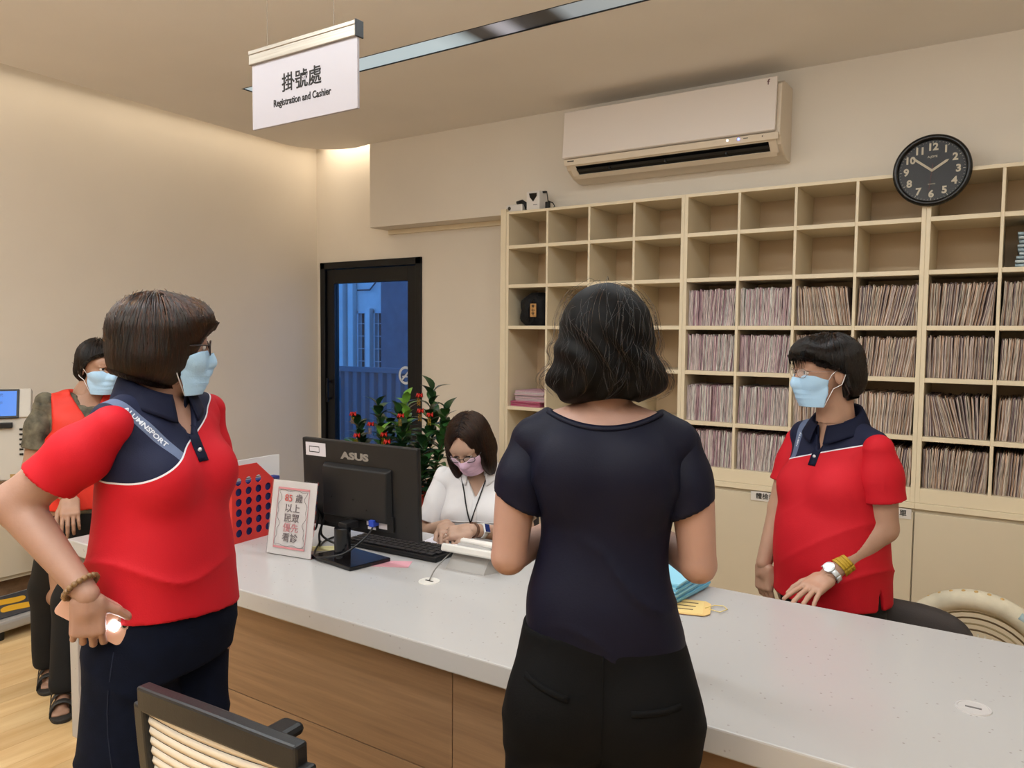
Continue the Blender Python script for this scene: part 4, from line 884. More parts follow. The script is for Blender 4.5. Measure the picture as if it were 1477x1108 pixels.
def npmesh(name,V,Q,m,parent=None,smooth=True):
    me=bpy.data.meshes.new(name); me.vertices.add(len(V)); me.vertices.foreach_set('co',V.astype(np.float32).ravel())
    me.loops.add(Q.size); me.loops.foreach_set('vertex_index',Q.ravel().astype(np.int32)); me.polygons.add(len(Q))
    me.polygons.foreach_set('loop_start',np.arange(0,Q.size,4,dtype=np.int32)); me.update(calc_edges=True); me.validate()
    if smooth: me.polygons.foreach_set('use_smooth',[True]*len(me.polygons))
    for mm in (m if isinstance(m,(list,tuple)) else [m]): me.materials.append(mm)
    return link(bpy.data.objects.new(name,me),parent)
def sdfobj(name,f,lo,hi,h,m,parent=None): V,Q=surf(f,lo,hi,h); return npmesh(name,V,Q,m,parent)
def joined(name,parts,m,parent=None):
    Vs=[];Qs=[];n=0
    for V,Q in parts: Vs.append(V); Qs.append(Q+n); n+=len(V)
    return npmesh(name,np.concatenate(Vs),np.concatenate(Qs),m,parent)
def folds(p,amp,k,seed=0,dirv=(1,.3,.8)):
    a=p@A_(*dirv)*k; b=p@A_(-.4,.9,.5)*k*.55; c=p@A_(.6,.5,-.7)*k*.8
    return amp*(np.sin(a+1.3*np.sin(b+seed))+.6*np.sin(c+1.7*np.sin(a*.6+seed*2)))/1.6
# ---------- hands ----------
def hand_prims(W,d,nrm,side,curl=(.3,.35,.4,.5),spread=.10,thumb=(.5,.6,.35),s=1.0):
    """W wrist, d pointing to the knuckles, nrm out of the palm's back, side=+1 thumb on +(d x nrm)"""
    W=np.array(W,float); d=np.array(d,float); d/=np.linalg.norm(d); nrm=np.array(nrm,float); nrm-=d*(nrm@d); nrm/=np.linalg.norm(nrm); t=np.cross(d,nrm)*side
    R=np.stack([t,d,nrm],1).astype(np.float32)
    fs=[(rbox(W+d*.048*s+t*.001,(.036*s,.046*s,.0125*s),.0115*s,R),.01)]
    fs.append((cone(W-d*.008,W+d*.03*s,.021*s,.022*s),.018))
    L=[(.040,.025,.021),(.044,.028,.022),(.041,.026,.021),(.033,.020,.018)]; off=[.027,.009,-.009,-.0265]; r0=[.0088,.009,.0085,.0076]
    for i in range(4):
        k=W+d*(.088-.004*abs(i-1.2))*s+t*off[i]*s; c=curl[i]; a=0.0; dirn=d; sp=(1.5-i)*spread
        fs.append((cone(W+d*.03*s+t*off[i]*.8*s,k,.010*s,r0[i]*1.15*s),.006)); pr=k
        for j in range(3):
            a+=c*(1.0 if j==0 else 1.15)*(.9 if j<2 else .7)
            dirn=(d*math.cos(a)-nrm*math.sin(a))*math.cos(sp)+t*math.sin(sp)
            nx=pr+dirn*L[i][j]*s; fs.append((cone(pr,nx,r0[i]*(1-.10*j)*s,r0[i]*(.9-.12*j)*s),.0025)); pr=nx
    # thumb from the side of the palm near its base
    b=W+d*.022*s+t*.024*s-nrm*.004*s; a0,a1,a2=thumb
    v=(d*math.cos(a0)+t*math.sin(a0)); v=v*math.cos(.25)-nrm*math.sin(.25); n1=b+v*.042*s; fs.append((cone(b,n1,.0145*s,.0115*s),.010))
    v2=(d*math.cos(a0-a1)+t*math.sin(a0-a1))*math.cos(.35)-nrm*math.sin(.35); n2=n1+v2*.032*s; fs.append((cone(n1,n2,.0108*s,.0098*s),.003))
    v3=(d*math.cos(a0-a1-a2)+t*math.sin(a0-a1-a2))*math.cos(.4)-nrm*math.sin(.4); fs.append((cone(n2,n2+v3*.026*s,.0096*s,.0080*s),.003))
    return fs
# ---------- head, in its own frame: +y face, +x right, z up, origin between the ears ----------
def head_sdf():
    fs=[ell((0,-.012,.030),(.076,.094,.084)),(ell((0,.030,-.030),(.062,.062,.078)),.03),(ell((0,.050,-.080),(.036,.036,.032)),.03),
        (ell((0,.070,.020),(.055,.022,.030)),.02),(ell((.036,.060,-.030),(.024,.026,.020)),.02),(ell((-.036,.060,-.030),(.024,.026,.020)),.02),
        (cone((0,.089,-.002),(0,.106,-.036),.008,.012),.012),(ell((.010,.098,-.042),(.008,.009,.007)),.006),(ell((-.010,.098,-.042),(.008,.009,.007)),.006),
        (ell((0,.090,-.066),(.022,.009,.005)),.006),(ell((0,.087,-.075),(.020,.009,.006)),.006)]
    base=union(fs,.02)
    def f(p):
        d=base(p)
        for s in (-1,1):
            d=ss(d,ell((s*.031,.094,.0),(.018,.012,.010))(p),.012)
            d=su(d,ell((s*.031,.086,.008),(.018,.007,.004))(p),.005)
            e=ell((s*.078,-.008,-.012),(.008,.019,.031))(p); e=ss(e,ell((s*.087,-.002,-.008),(.006,.011,.019))(p),.004); d=su(d,e,.006)
        return d
    return f
HEAD=head_sdf()
def placed(f,o,R,s=1.0):
    o=A_(*o); R=R.astype(np.float32)
    return lambda p: f(((p-o)@R)/s)*s
def m4(o,R,s=1.0):
    M=Matrix([[*(R[i]*s),o[i]] for i in range(3)]+[[0,0,0,1]]); return M
m_eye=mat('eye_white','#d8cfc8',.2); m_iris=mat('iris_brown','#1c0f0a',.1); m_brow=mat('eyebrow','#1c1512',.8); m_maskw=None
def eyes(parent,o,R,s,look=0.0,closed=False):
    Mh=m4(o,R,s)
    for sd in (-1,1):
        g=G(); c=Mh@T(sd*.031,.0765,.0,look)
        g.lathe([(.0001,.0125)]+[(.0125*math.sin(a),.0125*math.cos(a)) for a in [PI*k/12 for k in range(1,12)]]+[(.0001,-.0125)],18,0,c@Matrix.Rotation(-PI/2,4,'X'),closed=False)
        e=g.build('eye',m_eye,parent,smooth=True)
        G().lathe([(.0001,.0131),(.003,.0130),(.0056,.0120),(.0058,.0112)],16,0,c@Matrix.Rotation(-PI/2,4,'X'),closed=False).build('iris',m_iris,e,smooth=True)
        g=G(); g.tube([(sd*(.016+.003*k),.0905-.0016*k*k*.25,.0205+.0035*math.sin(k*.42)) for k in range(9)],[.0012+.0013*math.sin(PI*(k+1)/10) for k in range(9)],6,0,Mh); g.build('eyebrow',m_brow,parent,smooth=True)
        g=G(); g.tube([(sd*(.017+.0034*k),.0870+.0008*k-.00028*k*k,.0045+.0035*math.sin(PI*k/8)-(.006 if closed else 0)) for k in range(9)],.0011,5,0,Mh); g.build('eyelash_line',m_brow,parent,smooth=True)
def face_mask(parent,o,R,s,m,mloop,zt=-.028,zb=-.113,label=None):
    Mh=m4(o,R,s)
    def fn(u,v):
        th=(u-.5)*2*1.31; z=zt+(zb-zt)*v
        # radius bulges over nose and chin, pleats across the middle
        yb=.083+.030*math.exp(-((u-.5)/.13)**2)*math.exp(-((v-.15)/.35)**2)+.016*math.exp(-((v-.65)/.4)**2)*math.exp(-((u-.5)/.33)**2)
        pl=.0035*((v*4)%1.0 if .12<v<.88 else 0)*(1-abs(u-.5)*1.0)
        w_=.070-.010*abs(v-.4)
        x=w_*math.sin(th)*1.03; y=yb*math.cos(th*.93)+pl-.002
        edge=abs(u-.5)*2
        if v>.5: y+= .012*(v-.5)*2*edge**2; x*=1-.08*(v-.5)*2*edge
        return (x,y,z+ (.010*(1-edge**2) if v<.3 else 0)*(1-v/.3 if v<.3 else 0) - .006*edge*(v-.5))
    P0=np.array([fn(i/40,j/30) for i in range(41) for j in range(31)],dtype=np.float32)
    for _ in range(14):
        d_=HEAD(P0); e_=.002; g_=np.stack([HEAD(P0+A_(e_,0,0))-d_,HEAD(P0+A_(0,e_,0))-d_,HEAD(P0+A_(0,0,e_))-d_],1)/e_; P0=P0+g_*(np.clip(.0055-d_,0,.01)*.7)[:,None]
    gp=P0.reshape(41,31,3); 
    for _ in range(3): gp[1:-1,1:-1]=gp[1:-1,1:-1]*.5+.125*(gp[2:,1:-1]+gp[:-2,1:-1]+gp[1:-1,2:]+gp[1:-1,:-2])
    def fn(u,v):
        a=u*40; b=v*30; i=min(39,int(a)); j=min(29,int(b)); fa=a-i; fb=b-j
        return tuple(float(q) for q in (gp[i,j]*(1-fa)*(1-fb)+gp[i+1,j]*fa*(1-fb)+gp[i,j+1]*(1-fa)*fb+gp[i+1,j+1]*fa*fb))
    g=G(); g.grid(fn,40,30,0,Mh); mo_=g.build('face_mask',m,parent,smooth=True,solid=.0022*s)
    for sd in (-1,1):
        u=1 if sd>0 else 0
        top=fn(u,.02); bot=fn(u,.98); ear=(sd*.086,-.020,-.002)
        G().tube([top,(sd*.082,.02,-.008),(sd*.088,-.012,.018),(sd*.090,-.026,.0)],.0013,5,0,Mh).tube([bot,(sd*.078,.015,-.055),(sd*.086,-.010,-.042),(sd*.090,-.026,.0)],.0013,5,0,Mh).build('ear_loop',mloop,mo_,smooth=True)
        g=G()
    g=G()
    for k in range(1,4):
        v=.12+k*.19; g.tube([tuple(Vector(fn(i/24,v))+Vector((0,.0016,0))) for i in range(1,24)],.0006,4,0,Mh)
    g.build('pleat_line',mat(m.name+'_line',tuple(c*.78 for c in m.node_tree.nodes['Principled BSDF'].inputs['Base Color'].default_value[:3]),.8),mo_,smooth=True)
    return mo_
def glasses(parent,o,R,s,mf,w_=.024,hh=.016,rimless=False,zo=-.002,lens=True,th=.0013):
    Mh=m4(o,R,s); g=G()
    for sd in (-1,1):
        cx=sd*.033; pts=[(cx+w_*math.copysign(abs(math.cos(a))**.7,math.cos(a)),.103-.35*abs(cx+w_*math.cos(a))**1.5*2,zo+hh*math.copysign(abs(math.sin(a))**.8,math.sin(a))) for a in [2*PI*k/28 for k in range(28)]]
        g.tube(pts,th*(.6 if rimless else 1),6,0,Mh,closed=True)
        g.tube([(sd*.057,.092,zo+.006),(sd*.074,.075,zo+.006),(sd*.083,.0,zo+.002),(sd*.085,-.022,zo-.008)],th*.9,6,0,Mh)
    g.tube([(-.010,.100,zo+.003),(0,.104,zo+.006),(.010,.100,zo+.003)],th,6,0,Mh)
    gl=g.build('glasses',mf,parent,smooth=True)
    if lens:
        for sd in (-1,1):
            cx=sd*.033; vs=[(cx,.104-.7*abs(cx)**1.5,zo)]+[(cx+w_*.97*math.cos(a),.103-.7*abs(cx+w_*math.cos(a))**1.5,zo+hh*.97*math.sin(a)) for a in [2*PI*k/24 for k in range(24)]]
            G().add(vs,[(0,1+k,1+(k+1)%24) for k in range(24)],0,Mh).build('lens',mat('spectacle_lens',(1,1,1),.02,alpha=.16,spec=.8),gl,smooth=True)
    return gl
# ---------- hair strands over an implicit hair body ----------
def hair_mat(name,c1,c2,rough=.38,mel=.96,red=.4):
    m=bpy.data.materials.new(name); m.use_nodes=True; nt=m.node_tree; nt.nodes.remove(nt.nodes['Principled BSDF']); h=nt.nodes.new('ShaderNodeBsdfHairPrincipled')
    h.parametrization='MELANIN'; h.inputs['Melanin'].default_value=mel; h.inputs['Melanin Redness'].default_value=red; h.inputs['Roughness'].default_value=rough; h.inputs['Radial Roughness'].default_value=.4
    h.inputs['Random Color'].default_value=.4; h.inputs['Random Roughness'].default_value=.2; h.inputs['IOR'].default_value=1.42
    nt.links.new(h.outputs[0],nt.nodes['Material Output'].inputs['Surface']); return m
def strands(name,f,M,parent,m,n,root_fn,flow_fn,cut,seg=26,step=.011,rad=.00042,off=(.0005,.006),seed=1,curl=.25,lo=(-.13,-.15,-.22),hi=(.13,.14,.14)):
    """f: hair body in head frame; root_fn(p)->mask of allowed roots; flow_fn(p)->preferred direction; cut(p)->True where strands stop"""
    r=np.random.default_rng(seed); V,Q=surf(f,lo,hi,.006); V=V[root_fn(V)]
    P=V[r.integers(0,len(V),n)]+r.normal(0,.003,(n,3)); P=P.astype(np.float32); o_=r.uniform(off[0],off[1],n).astype(np.float32)
    ph=r.uniform(0,6.28,n); fr=r.uniform(.6,1.6,n); amp=r.uniform(0,1,n)**2*curl
    def grad(p):
        e=.002; d=f(p); return d,np.stack([f(p+A_(e,0,0))-d,f(p+A_(0,e,0))-d,f(p+A_(0,0,e))-d],1)/e
    path=[P.copy()]; alive=np.ones(n,bool); ln=np.ones(n,int); lim=r.uniform(-.012,.012,n).astype(np.float32)
    for k in range(seg):
        d,g=grad(P); nn=g/np.maximum(np.linalg.norm(g,axis=1,keepdims=True),.05)
        P=P-nn*((d-o_)[:,None]); t=flow_fn(P); t=t-nn*(t*nn).sum(1,keepdims=True)
        sd=np.cross(nn,t); t=t+sd*(amp*np.sin(ph+k*.35*fr))[:,None]; t/=np.maximum(np.linalg.norm(t,axis=1,keepdims=True),1e-4)
        P=P+t*step; path.append(P.copy().astype(np.float32)); alive&=~cut(P+A_(0,0,1)*lim[:,None]); ln+=alive
    path=np.stack(path,1); keep=ln>=3; path=path[keep]; ln=np.minimum(ln[keep],seg+1)
    hc=bpy.data.hair_curves.new(name); hc.add_curves([int(x) for x in ln]); mask=np.arange(seg+1)[None,:]<ln[:,None]; pts=path[mask]
    Mn=np.array(M,dtype=np.float32); pts=pts@Mn[:3,:3].T+Mn[:3,3]
    hc.attributes['position'].data.foreach_set('vector',pts.astype(np.float32).ravel())
    ra=hc.attributes.get('radius') or hc.attributes.new('radius','FLOAT','POINT'); tt=np.concatenate([np.linspace(0,1,int(x)) for x in ln]); rv=(rad*(1-.75*tt**2)).astype(np.float32); ra.data.foreach_set('value',rv)
    hc.materials.append(m); o=link(bpy.data.objects.new(name,hc),parent); return o
def nails(parent,*a): pass
m_skin={}
def skin(n,c): m_skin[n]=mat('skin_'+n,c,.5,noise=(7,.10),bump=(160,.05),sss=.08); return m_skin[n]
def unit(v): v=np.array(v,float); return v/np.linalg.norm(v)

def clip(f,g,zc=9.,m_=.007):
    def h(p): d=f(p); return np.where(p[:,2]<zc,np.maximum(d,g(p)+m_),d)
    return h
class Sleeve:
    def __init__(s,S,E,r0,r1,t_end,amp=.0035,seed=1,nrm=None):
        s.S=np.array(S,float); s.E=np.array(E,float); s.ax=unit(s.E-s.S); s.e=s.S+s.ax*t_end; s.r1=r1; s.amp=amp; s.seed=seed; s.n=unit(nrm) if nrm is not None else s.ax
        s.sf=union([cone(s.S-s.ax*.020,s.S+s.ax*t_end*.5,r0*.80,(r0+r1)/2),(cone(s.S+s.ax*t_end*.45,s.e+s.ax*.04,(r0+r1)/2,r1*1.01),.02)],.02); s.inn=cone(s.e-s.ax*.05,s.e+s.ax*.1,r1-.017,r1-.011)
    def arm(s,f,st):
        def h(p): d=f(p); g=np.minimum(s.sf(p),st(p)); return np.where((p-A_(*s.e))@A_(*s.n)<-.008,np.maximum(d,g+.007),d)
        return h
    def build(s,m,parent,h_=.0048,name='sleeve'):
        def f(p):
            d=s.sf(p)+folds(p,s.amp,30,s.seed,(.8,.2,.9)); h=(p-A_(*s.e))@A_(*s.n); d=np.maximum(d,h); return np.where(h>-.025,np.maximum(d,-s.inn(p)),d)
        lo=np.minimum(s.S,s.e)-s.r1-.03; hi=np.maximum(s.S,s.e)+s.r1+.03
        return sdfobj(name,f,tuple(lo),tuple(hi),h_,m,parent)
# ================= PEOPLE =================
sk=lambda n,c: skin(n,c)
m_mblue=mat('mask_blue','#a6c9e6',.75,bump=(220,.1)); m_mpink=mat('mask_pink','#dcb9cf',.75,bump=(220,.1)); m_loop=mat('mask_loop','#e4e4e6',.8)
m_btn=mat('shirt_button','#cfcdd0',.3)
def own(ang):
    """axes of a figure whose front points at ang degrees in its local frame (0 = +x, 90 = +y)"""
    a=math.radians(ang); F=np.array([math.cos(a),math.sin(a),0]); R=np.array([F[1],-F[0],0]); return R,F
def frame(R,F,tilt=0.0): return np.stack([R,F,np.array([0,0,1.])],1).astype(np.float32)
def headR(ang,pitch=0,roll=0): return frame(*own(ang))@rotm(0,pitch,roll)
def drop(f,P,dirv,start=.35,steps=40):
    """slide points along dirv (towards the figure) until they meet f"""
    d=np.array(dirv,dtype=np.float32); P=np.array(P,dtype=np.float32)-d*start
    for _ in range(steps): P=P+d*(f(P)*.85)[:,None]
    return P
def strip(name,f,path,w_,m,parent,dirv,up=(0,0,1),th=.0015,n=2):
    """thin cloth strip lying on f along path (3-D points), width w_ across"""
    d=np.array(dirv,float); P=[np.array(p,float) for p in path]; out=[]
    for i,p in enumerate(P):
        t=P[min(i+1,len(P)-1)]-P[max(i-1,0)]; s=np.cross(t,d); s/=np.linalg.norm(s)
        for k in range(n+1): out.append(p+s*w_*(k/n-.5))
    Q=drop(f,out,d)-np.array(d,dtype=np.float32)*th*.5
    g=G(); g.add([tuple(q) for q in Q],[(i*(n+1)+k,i*(n+1)+k+1,(i+1)*(n+1)+k+1,(i+1)*(n+1)+k) for i in range(len(P)-1) for k in range(n)])
    return g.build(name,m,parent,smooth=True,solid=th)
def collar(parent,c,R,F,rt,rb,ht,hb,gap,m,th=.003,sx=1.12,wing=.0):
    g=G()
    def fn(u,v):
        a=gap+(2*PI-2*gap)*u; fr=math.cos(a)
        if v<.34: q=v/.34; r=rt*.97+(rt*1.02-rt*.97)*q; z=(hb(a)+.004)+(ht(a)-hb(a)-.004)*q
        else: q=(v-.34)/.66; r=rt*1.04+(rb-rt*1.04)*q**.8; z=ht(a)+.001+(hb(a)-ht(a))*q
        p=np.array(c)+R*r*math.sin(a)*sx+F*(r*math.cos(a)); return (p[0],p[1],z)
    g.grid(fn,56,10); return g.build('collar',m,parent,smooth=True,solid=th)
def polo_mat(name,R,line,band,red='#b80f1f',navy='#0e1430'):
    """red body, navy yoke above a slanting white piping, grey slanted band; all in the garment's own across/up coordinates"""
    m=bpy.data.materials.new(name); m.use_nodes=True; nt=m.node_tree; b=nt.nodes['Principled BSDF']; b.inputs['Roughness'].default_value=.72; b.inputs['Specular IOR Level'].default_value=.28
    tc=nt.nodes.new('ShaderNodeTexCoord'); dp=nt.nodes.new('ShaderNodeVectorMath'); dp.operation='DOT_PRODUCT'; dp.inputs[1].default_value=(float(R[0]),float(R[1]),0); nt.links.new(tc.outputs['Object'],dp.inputs[0])
    sp=nt.nodes.new('ShaderNodeSeparateXYZ'); nt.links.new(tc.outputs['Object'],sp.inputs[0])
    def M_(op,a,b_=None,c=None):
        q=nt.nodes.new('ShaderNodeMath'); q.operation=op
        for i,v in enumerate((a,b_,c)):
            if v is None: continue
            if isinstance(v,(int,float)): q.inputs[i].default_value=v
            else: nt.links.new(v,q.inputs[i])
        return q.outputs[0]
    s=dp.outputs['Value']; z=sp.outputs['Z']
    z0,m0=line; h=M_('SUBTRACT',z,M_('MULTIPLY_ADD',s,m0,z0))       # height above the line
    up=M_('GREATER_THAN',h,0.0); pipe=M_('LESS_THAN',M_('ABSOLUTE',h),.0019)
    def mix(f,c1,c2):
        q=nt.nodes.new('ShaderNodeMix'); q.data_type='RGBA'; nt.links.new(f,q.inputs[0])
        for i,c in ((6,c1),(7,c2)):
            if isinstance(c,str): q.inputs[i].default_value=(*lin(c),1)
            else: nt.links.new(c,q.inputs[i])
        return q.outputs[2]
    col=mix(up,red,navy)
    if band:
        sb,kb,zb,wb=band; hb=M_('SUBTRACT',s,M_('MULTIPLY_ADD',z,kb,sb-kb*zb)); inb=M_('MULTIPLY',M_('LESS_THAN',M_('ABSOLUTE',hb),wb),up)
        n=nt.nodes.new('ShaderNodeTexNoise'); n.inputs['Scale'].default_value=90; nt.links.new(tc.outputs['Object'],n.inputs['Vector'])
        col=mix(inb,col,'#5a6580')
    col=mix(pipe,col,'#cfcfd6'); nt.links.new(col,b.inputs['Base Color'])
    n=nt.nodes.new('ShaderNodeTexNoise'); n.inputs['Scale'].default_value=350; nt.links.new(tc.outputs['Object'],n.inputs['Vector']); bp=nt.nodes.new('ShaderNodeBump'); bp.inputs['Strength'].default_value=.08; bp.inputs['Distance'].default_value=.01; nt.links.new(n.outputs['Fac'],bp.inputs['Height']); nt.links.new(bp.outputs[0],b.inputs['Normal'])
    return m
m_redk=mat('red_knit','#b80f1f',.7,bump=(350,.08),spec=.3); m_navyk=mat('navy_knit','#0b1028',.75,bump=(350,.08),spec=.25); m_denim=mat('navy_cotton','#0c1120',.95,noise=(30,.2),bump=(260,.12),spec=.15)
def text_on(name,s,size,m,parent,f,origin,ux,uz,dirv,bold=.0005):
    """flat lettering laid on the cloth"""
    o=text(name,s,size,m,parent,Matrix.Identity(4),bold=bold,depth=0); me=o.data; n=len(me.vertices); co=np.empty(n*3,dtype=np.float32); me.vertices.foreach_get('co',co); co=co.reshape(-1,3)
    P=np.array(origin)+co[:,:1]*np.array(ux)+co[:,1:2]*np.array(uz); P=drop(f,P,dirv)-np.array(dirv,dtype=np.float32)*.0012; me.vertices.foreach_set('co',P.astype(np.float32).ravel()); me.update(); return o
def base_flow(crown,down=.9,k=9.0,side=0.0):
    c=A_(*crown)
    def fl(p):
        v=(p-c)*k; v[:,2]*=.4; v=v/np.maximum(np.linalg.norm(v,axis=1,keepdims=True),.3); v[:,2]-=down; return v.astype(np.float32)
    return fl
def shoe(parent,x,y,ang,m,L=.235,name='shoe',s=1.0):
    g=G(); a=math.radians(ang); Mx=Matrix.Translation((x,y,0))@Matrix.Rotation(a-PI/2,4,'Z')
    def fn(u,v):
        t=u; w_=.042*math.sin(PI*min(1,max(.0,.08+.9*t)))**.45; hh=.075*(1-t)**.8*.6+.035; q=2*PI*v
        return (w_*math.copysign(abs(math.cos(q))**.8,math.cos(q)),-.07+L*t,max(0.0,hh*.5+hh*.5*math.copysign(abs(math.sin(q))**.7,math.sin(q))))
    g.grid(fn,14,20,0,Mx); return g.build(name,m,parent,smooth=True)

def torso_skin(S,shr=.010): return [(z,cx,cy,a-shr,b-shr) for z,cx,cy,a,b in S]

# ---------------------------------------------------------------- woman in black (back view)
def woman_black():
    P=thing('person','woman in black top and trousers standing with her back to us at the counter','person',(-.60,1.20,0),math.radians(26.5))
    R,F=own(90); ms=sk('c','#a17c6c')
    hc=(0,.035,1.497); hR=headR(90,.22); s=.93
    sh=[(.93,.010,0,.140,.104),(1.0,.006,0,.137,.102),(1.06,.000,0,.127,.097),(1.12,0,0,.116,.090),(1.18,.001,0,.112,.086),(1.24,0,0,.120,.088),(1.30,0,0,.132,.088),(1.345,0,0,.136,.072),(1.385,0,.002,.112,.050),(1.408,0,.004,.083,.038)]
    st=union([loft(sh,2.35),(ell((-.055,-.050,1.28),(.052,.035,.07)),.03),(ell((.055,-.050,1.28),(.052,.035,.07)),.03),(cone((-.06,0,1.360),(-.124,0,1.340),.033,.038),.02),(cone((.06,0,1.360),(.124,0,1.340),.033,.038),.02)],.02)
    SL=[Sleeve((sd*.130,0,1.316),(sd*.163,-.015,1.122),.046,.0465,.090,.003,sd+3,(sd*.45,.05,-.89)) for sd in (-1,1)]
    arm=[]
    AR=[]
    for sd in (-1,1):
        S=(sd*.144,0,1.318); E=(sd*.162,-.02,1.134); W=(sd*.085,.175,1.14)
        AR.append((S,E,W)); arm+=[(SL[(sd+1)//2].arm(cone(S,E,.041,.0305),st),.012),(cone(E,W,.0300,.0235),.006)]
    legs=[(cone((sd*.08,0,.86),(sd*.085,-.005,.47),.078,.056),.03) for sd in (-1,1)]+[(cone((sd*.085,-.005,.47),(sd*.085,-.02,.09),.052,.034),.02) for sd in (-1,1)]+[(cone((sd*.085,-.04,.045),(sd*.09,.12,.028),.035,.022),.02) for sd in (-1,1)]
    tor=[(.86,0,0,.135,.09),(1.0,0,0,.125,.085),(1.17,0,0,.105,.078),(1.30,0,0,.125,.085),(1.355,0,0,.12,.06),(1.385,0,.005,.08,.04)]
    neckp=[(cone((0,.005,1.36),(0,.03,1.45),.046,.046),.03),(clip(cone((-.02,0,1.382),(-.115,0,1.350),.031,.030),st),.012),(clip(cone((.02,0,1.382),(.115,0,1.350),.031,.030),st),.012),(ell((0,.004,1.352),(.088,.045,.040)),.02)]
    body=union([clip(loft(tor),st)]+neckp+arm+legs,.025)
    parts=[surf(body,(-.24,-.14,-.005),(.24,.26,1.46),.008)]
    parts.append(surf(union([placed(HEAD,hc,hR,s),(cone((0,.005,1.38),(0,.03,1.45),.046,.046),.02)],.02),(-.10,-.12,1.37),(.10,.16,1.62),.0055))
    for i,(S,E,W) in enumerate(AR):
        sd=(-1,1)[i]; d=unit(np.array([-sd*.35,.95,.02])); hp=hand_prims(W,d,unit([sd*.5,0,.9]),-sd if 0 else (-1 if sd>0 else 1),(.45,.5,.5,.55),.06,(.5,.3,.3),.92)
        parts.append(surf(union(hp,.006),(min(W[0]-.1,0) if sd<0 else -.03,.13,1.03),(max(W[0]+.1,.03) if sd>0 else .03,.38,1.22),.0042))
    joined('body',parts,ms,P)
    # trousers
    mp=mat('black_trouser_cloth','#060607',.85,bump=(300,.08),spec=.16)
    hip=[(.80,0,0,.150,.085),(.84,.006,0,.163,.10),(.90,.006,-.004,.166,.108),(.96,.004,0,.152,.105),(1.02,0,0,.136,.098)]
    tr=union([loft(hip,2.4),(ell((-.075,-.060,.885),(.075,.060,.085)),.04),(ell((.080,-.060,.885),(.075,.060,.085)),.04)]+[q for sd in (-1,1) for q in ((cone((sd*.082+.004,0,.84),(sd*.088,.0,.50),.089,.076),.03),(cone((sd*.088,0,.50),(sd*.092,.0,.06),.076,.066),.03))],.02)
    def trf(p):
        d=tr(p)
        d=d-.006*np.exp(-5*np.abs(np.sin(p[:,2]*26+14*np.abs(p[:,0]-.004)+.4)))*np.clip(1-np.abs(p[:,2]-.80)/.08,0,1)
        d=d+folds(p,.003,22,2,(.2,.2,1.0))*np.clip((.95-p[:,2])*4,0.25,1)
        gx=np.abs(p[:,0]-.004)-np.clip((.80-p[:,2])*.12,0,.02); d=np.where(p[:,2]<.80,np.maximum(d,-(gx-0.0)),d)
        return np.maximum(np.maximum(d,.03-p[:,2]),p[:,2]-1.03)
    tro=sdfobj('trousers',trf,(-.20,-.15,.0),(.21,.15,1.06),.0075,mp,P)
    for (pa,nm) in (([(-.125,-.3,.955),(-.05,-.3,.93)],'pocket_welt'),([(.05,-.3,.915),(.13,-.3,.925)],'pocket_welt')):
        pts=[tuple(np.array(pa[0])*(1-t)+np.array(pa[1])*t) for t in np.linspace(0,1,8)]; strip(nm,trf,[(x,0,z) for x,_,z in pts],.010,mp,tro,(0,1,0),th=.0022)
    strip('back_seam',trf,[(.004,0,z) for z in np.linspace(1.0,.80,10)],.0025,mp,tro,(0,1,0),th=.0015)
    for sd in (-1,1): shoe(P,sd*.09,0,90,m_black)
    # top
    mt=mat('navy_black_satin','#06081c',.6,noise=(5,.12),bump=(320,.06),spec=.21)
    def shf(p):
        x=p[:,0]; d=st(p)+folds(p,.0036,22,1,(.5,.1,1.0))-.011*np.exp(-4*np.abs(np.sin(p[:,2]*21+9*np.abs(p[:,0])+1.2*np.sin(p[:,0]*17)+.6)))*np.clip(1-np.abs(p[:,2]-1.09)/.13,0,1)*(.55+.45*np.sin(p[:,0]*23+1))-.006*np.exp(-4*np.abs(np.sin(8+np.abs(p[:,0])*26+p[:,2]*11)))*np.clip((p[:,2]-1.17)*7,0,1)*np.clip((1.37-p[:,2])*12,0,1)*np.clip(np.abs(p[:,0])*11-.35,0,1)
        top=1.370+2.6*x*x; top=np.where(p[:,1]>.02,1.335+5.5*x*x,top); d=np.maximum(d,(p[:,2]-top)*.9)
        hem=np.interp(x,[-.16,-.13,-.02,.06,.15],[1.03,1.012,.968,.950,.985]); return np.maximum(d,(hem-p[:,2])*.9)
    top=sdfobj('short_sleeved_top',shf,(-.19,-.14,.92),(.19,.14,1.43),.006,mt,P)
    # rib at the neckline, hem band
    nk=[]; 
    for k in range(-14,15):
        x=k*.0069; nk.append((x,0,1.368+2.6*x*x))
    strip('neck_binding',st,nk,.008,mt,top,(0,1,0),th=.004)
    for q_ in SL: q_.build(mt,top,.005,'puff_sleeve')
    # hair
    mh=hair_mat('hair_black_c','','',.20,1.0,.25)
    hb=union([ell((0,-.018,.028),(.086,.104,.092)),(ell((0,-.040,-.035),(.098,.078,.068)),.03),(ell((0,-.030,-.062),(.108,.070,.038)),.025)],.02)
    def hf(p):
        d=hb(p)+.0045*np.sin(p[:,0]*85+4*np.sin(p[:,2]*32)+2*np.sin(p[:,0]*31))*np.clip((.06-p[:,2])*10,.1,1)
        d=ss(d,ell((0,.120,-.035),(.060,.085,.095))(p),.02)
        bot=-.090-.012*np.minimum(1,(p[:,0]/.07)**2)+.004*np.sin(p[:,0]*38); return np.maximum(d,(bot-p[:,2])*.8)
    Mh=m4(hc,headR(90,.05),.98); 
    V,Q=surf(hf,(-.14,-.15,-.15),(.14,.13,.14),.005); hp=npmesh('hair',V*.975,Q,mat('hair_base_c','#040303',.6,spec=.15),P); hp.matrix_local=Mh
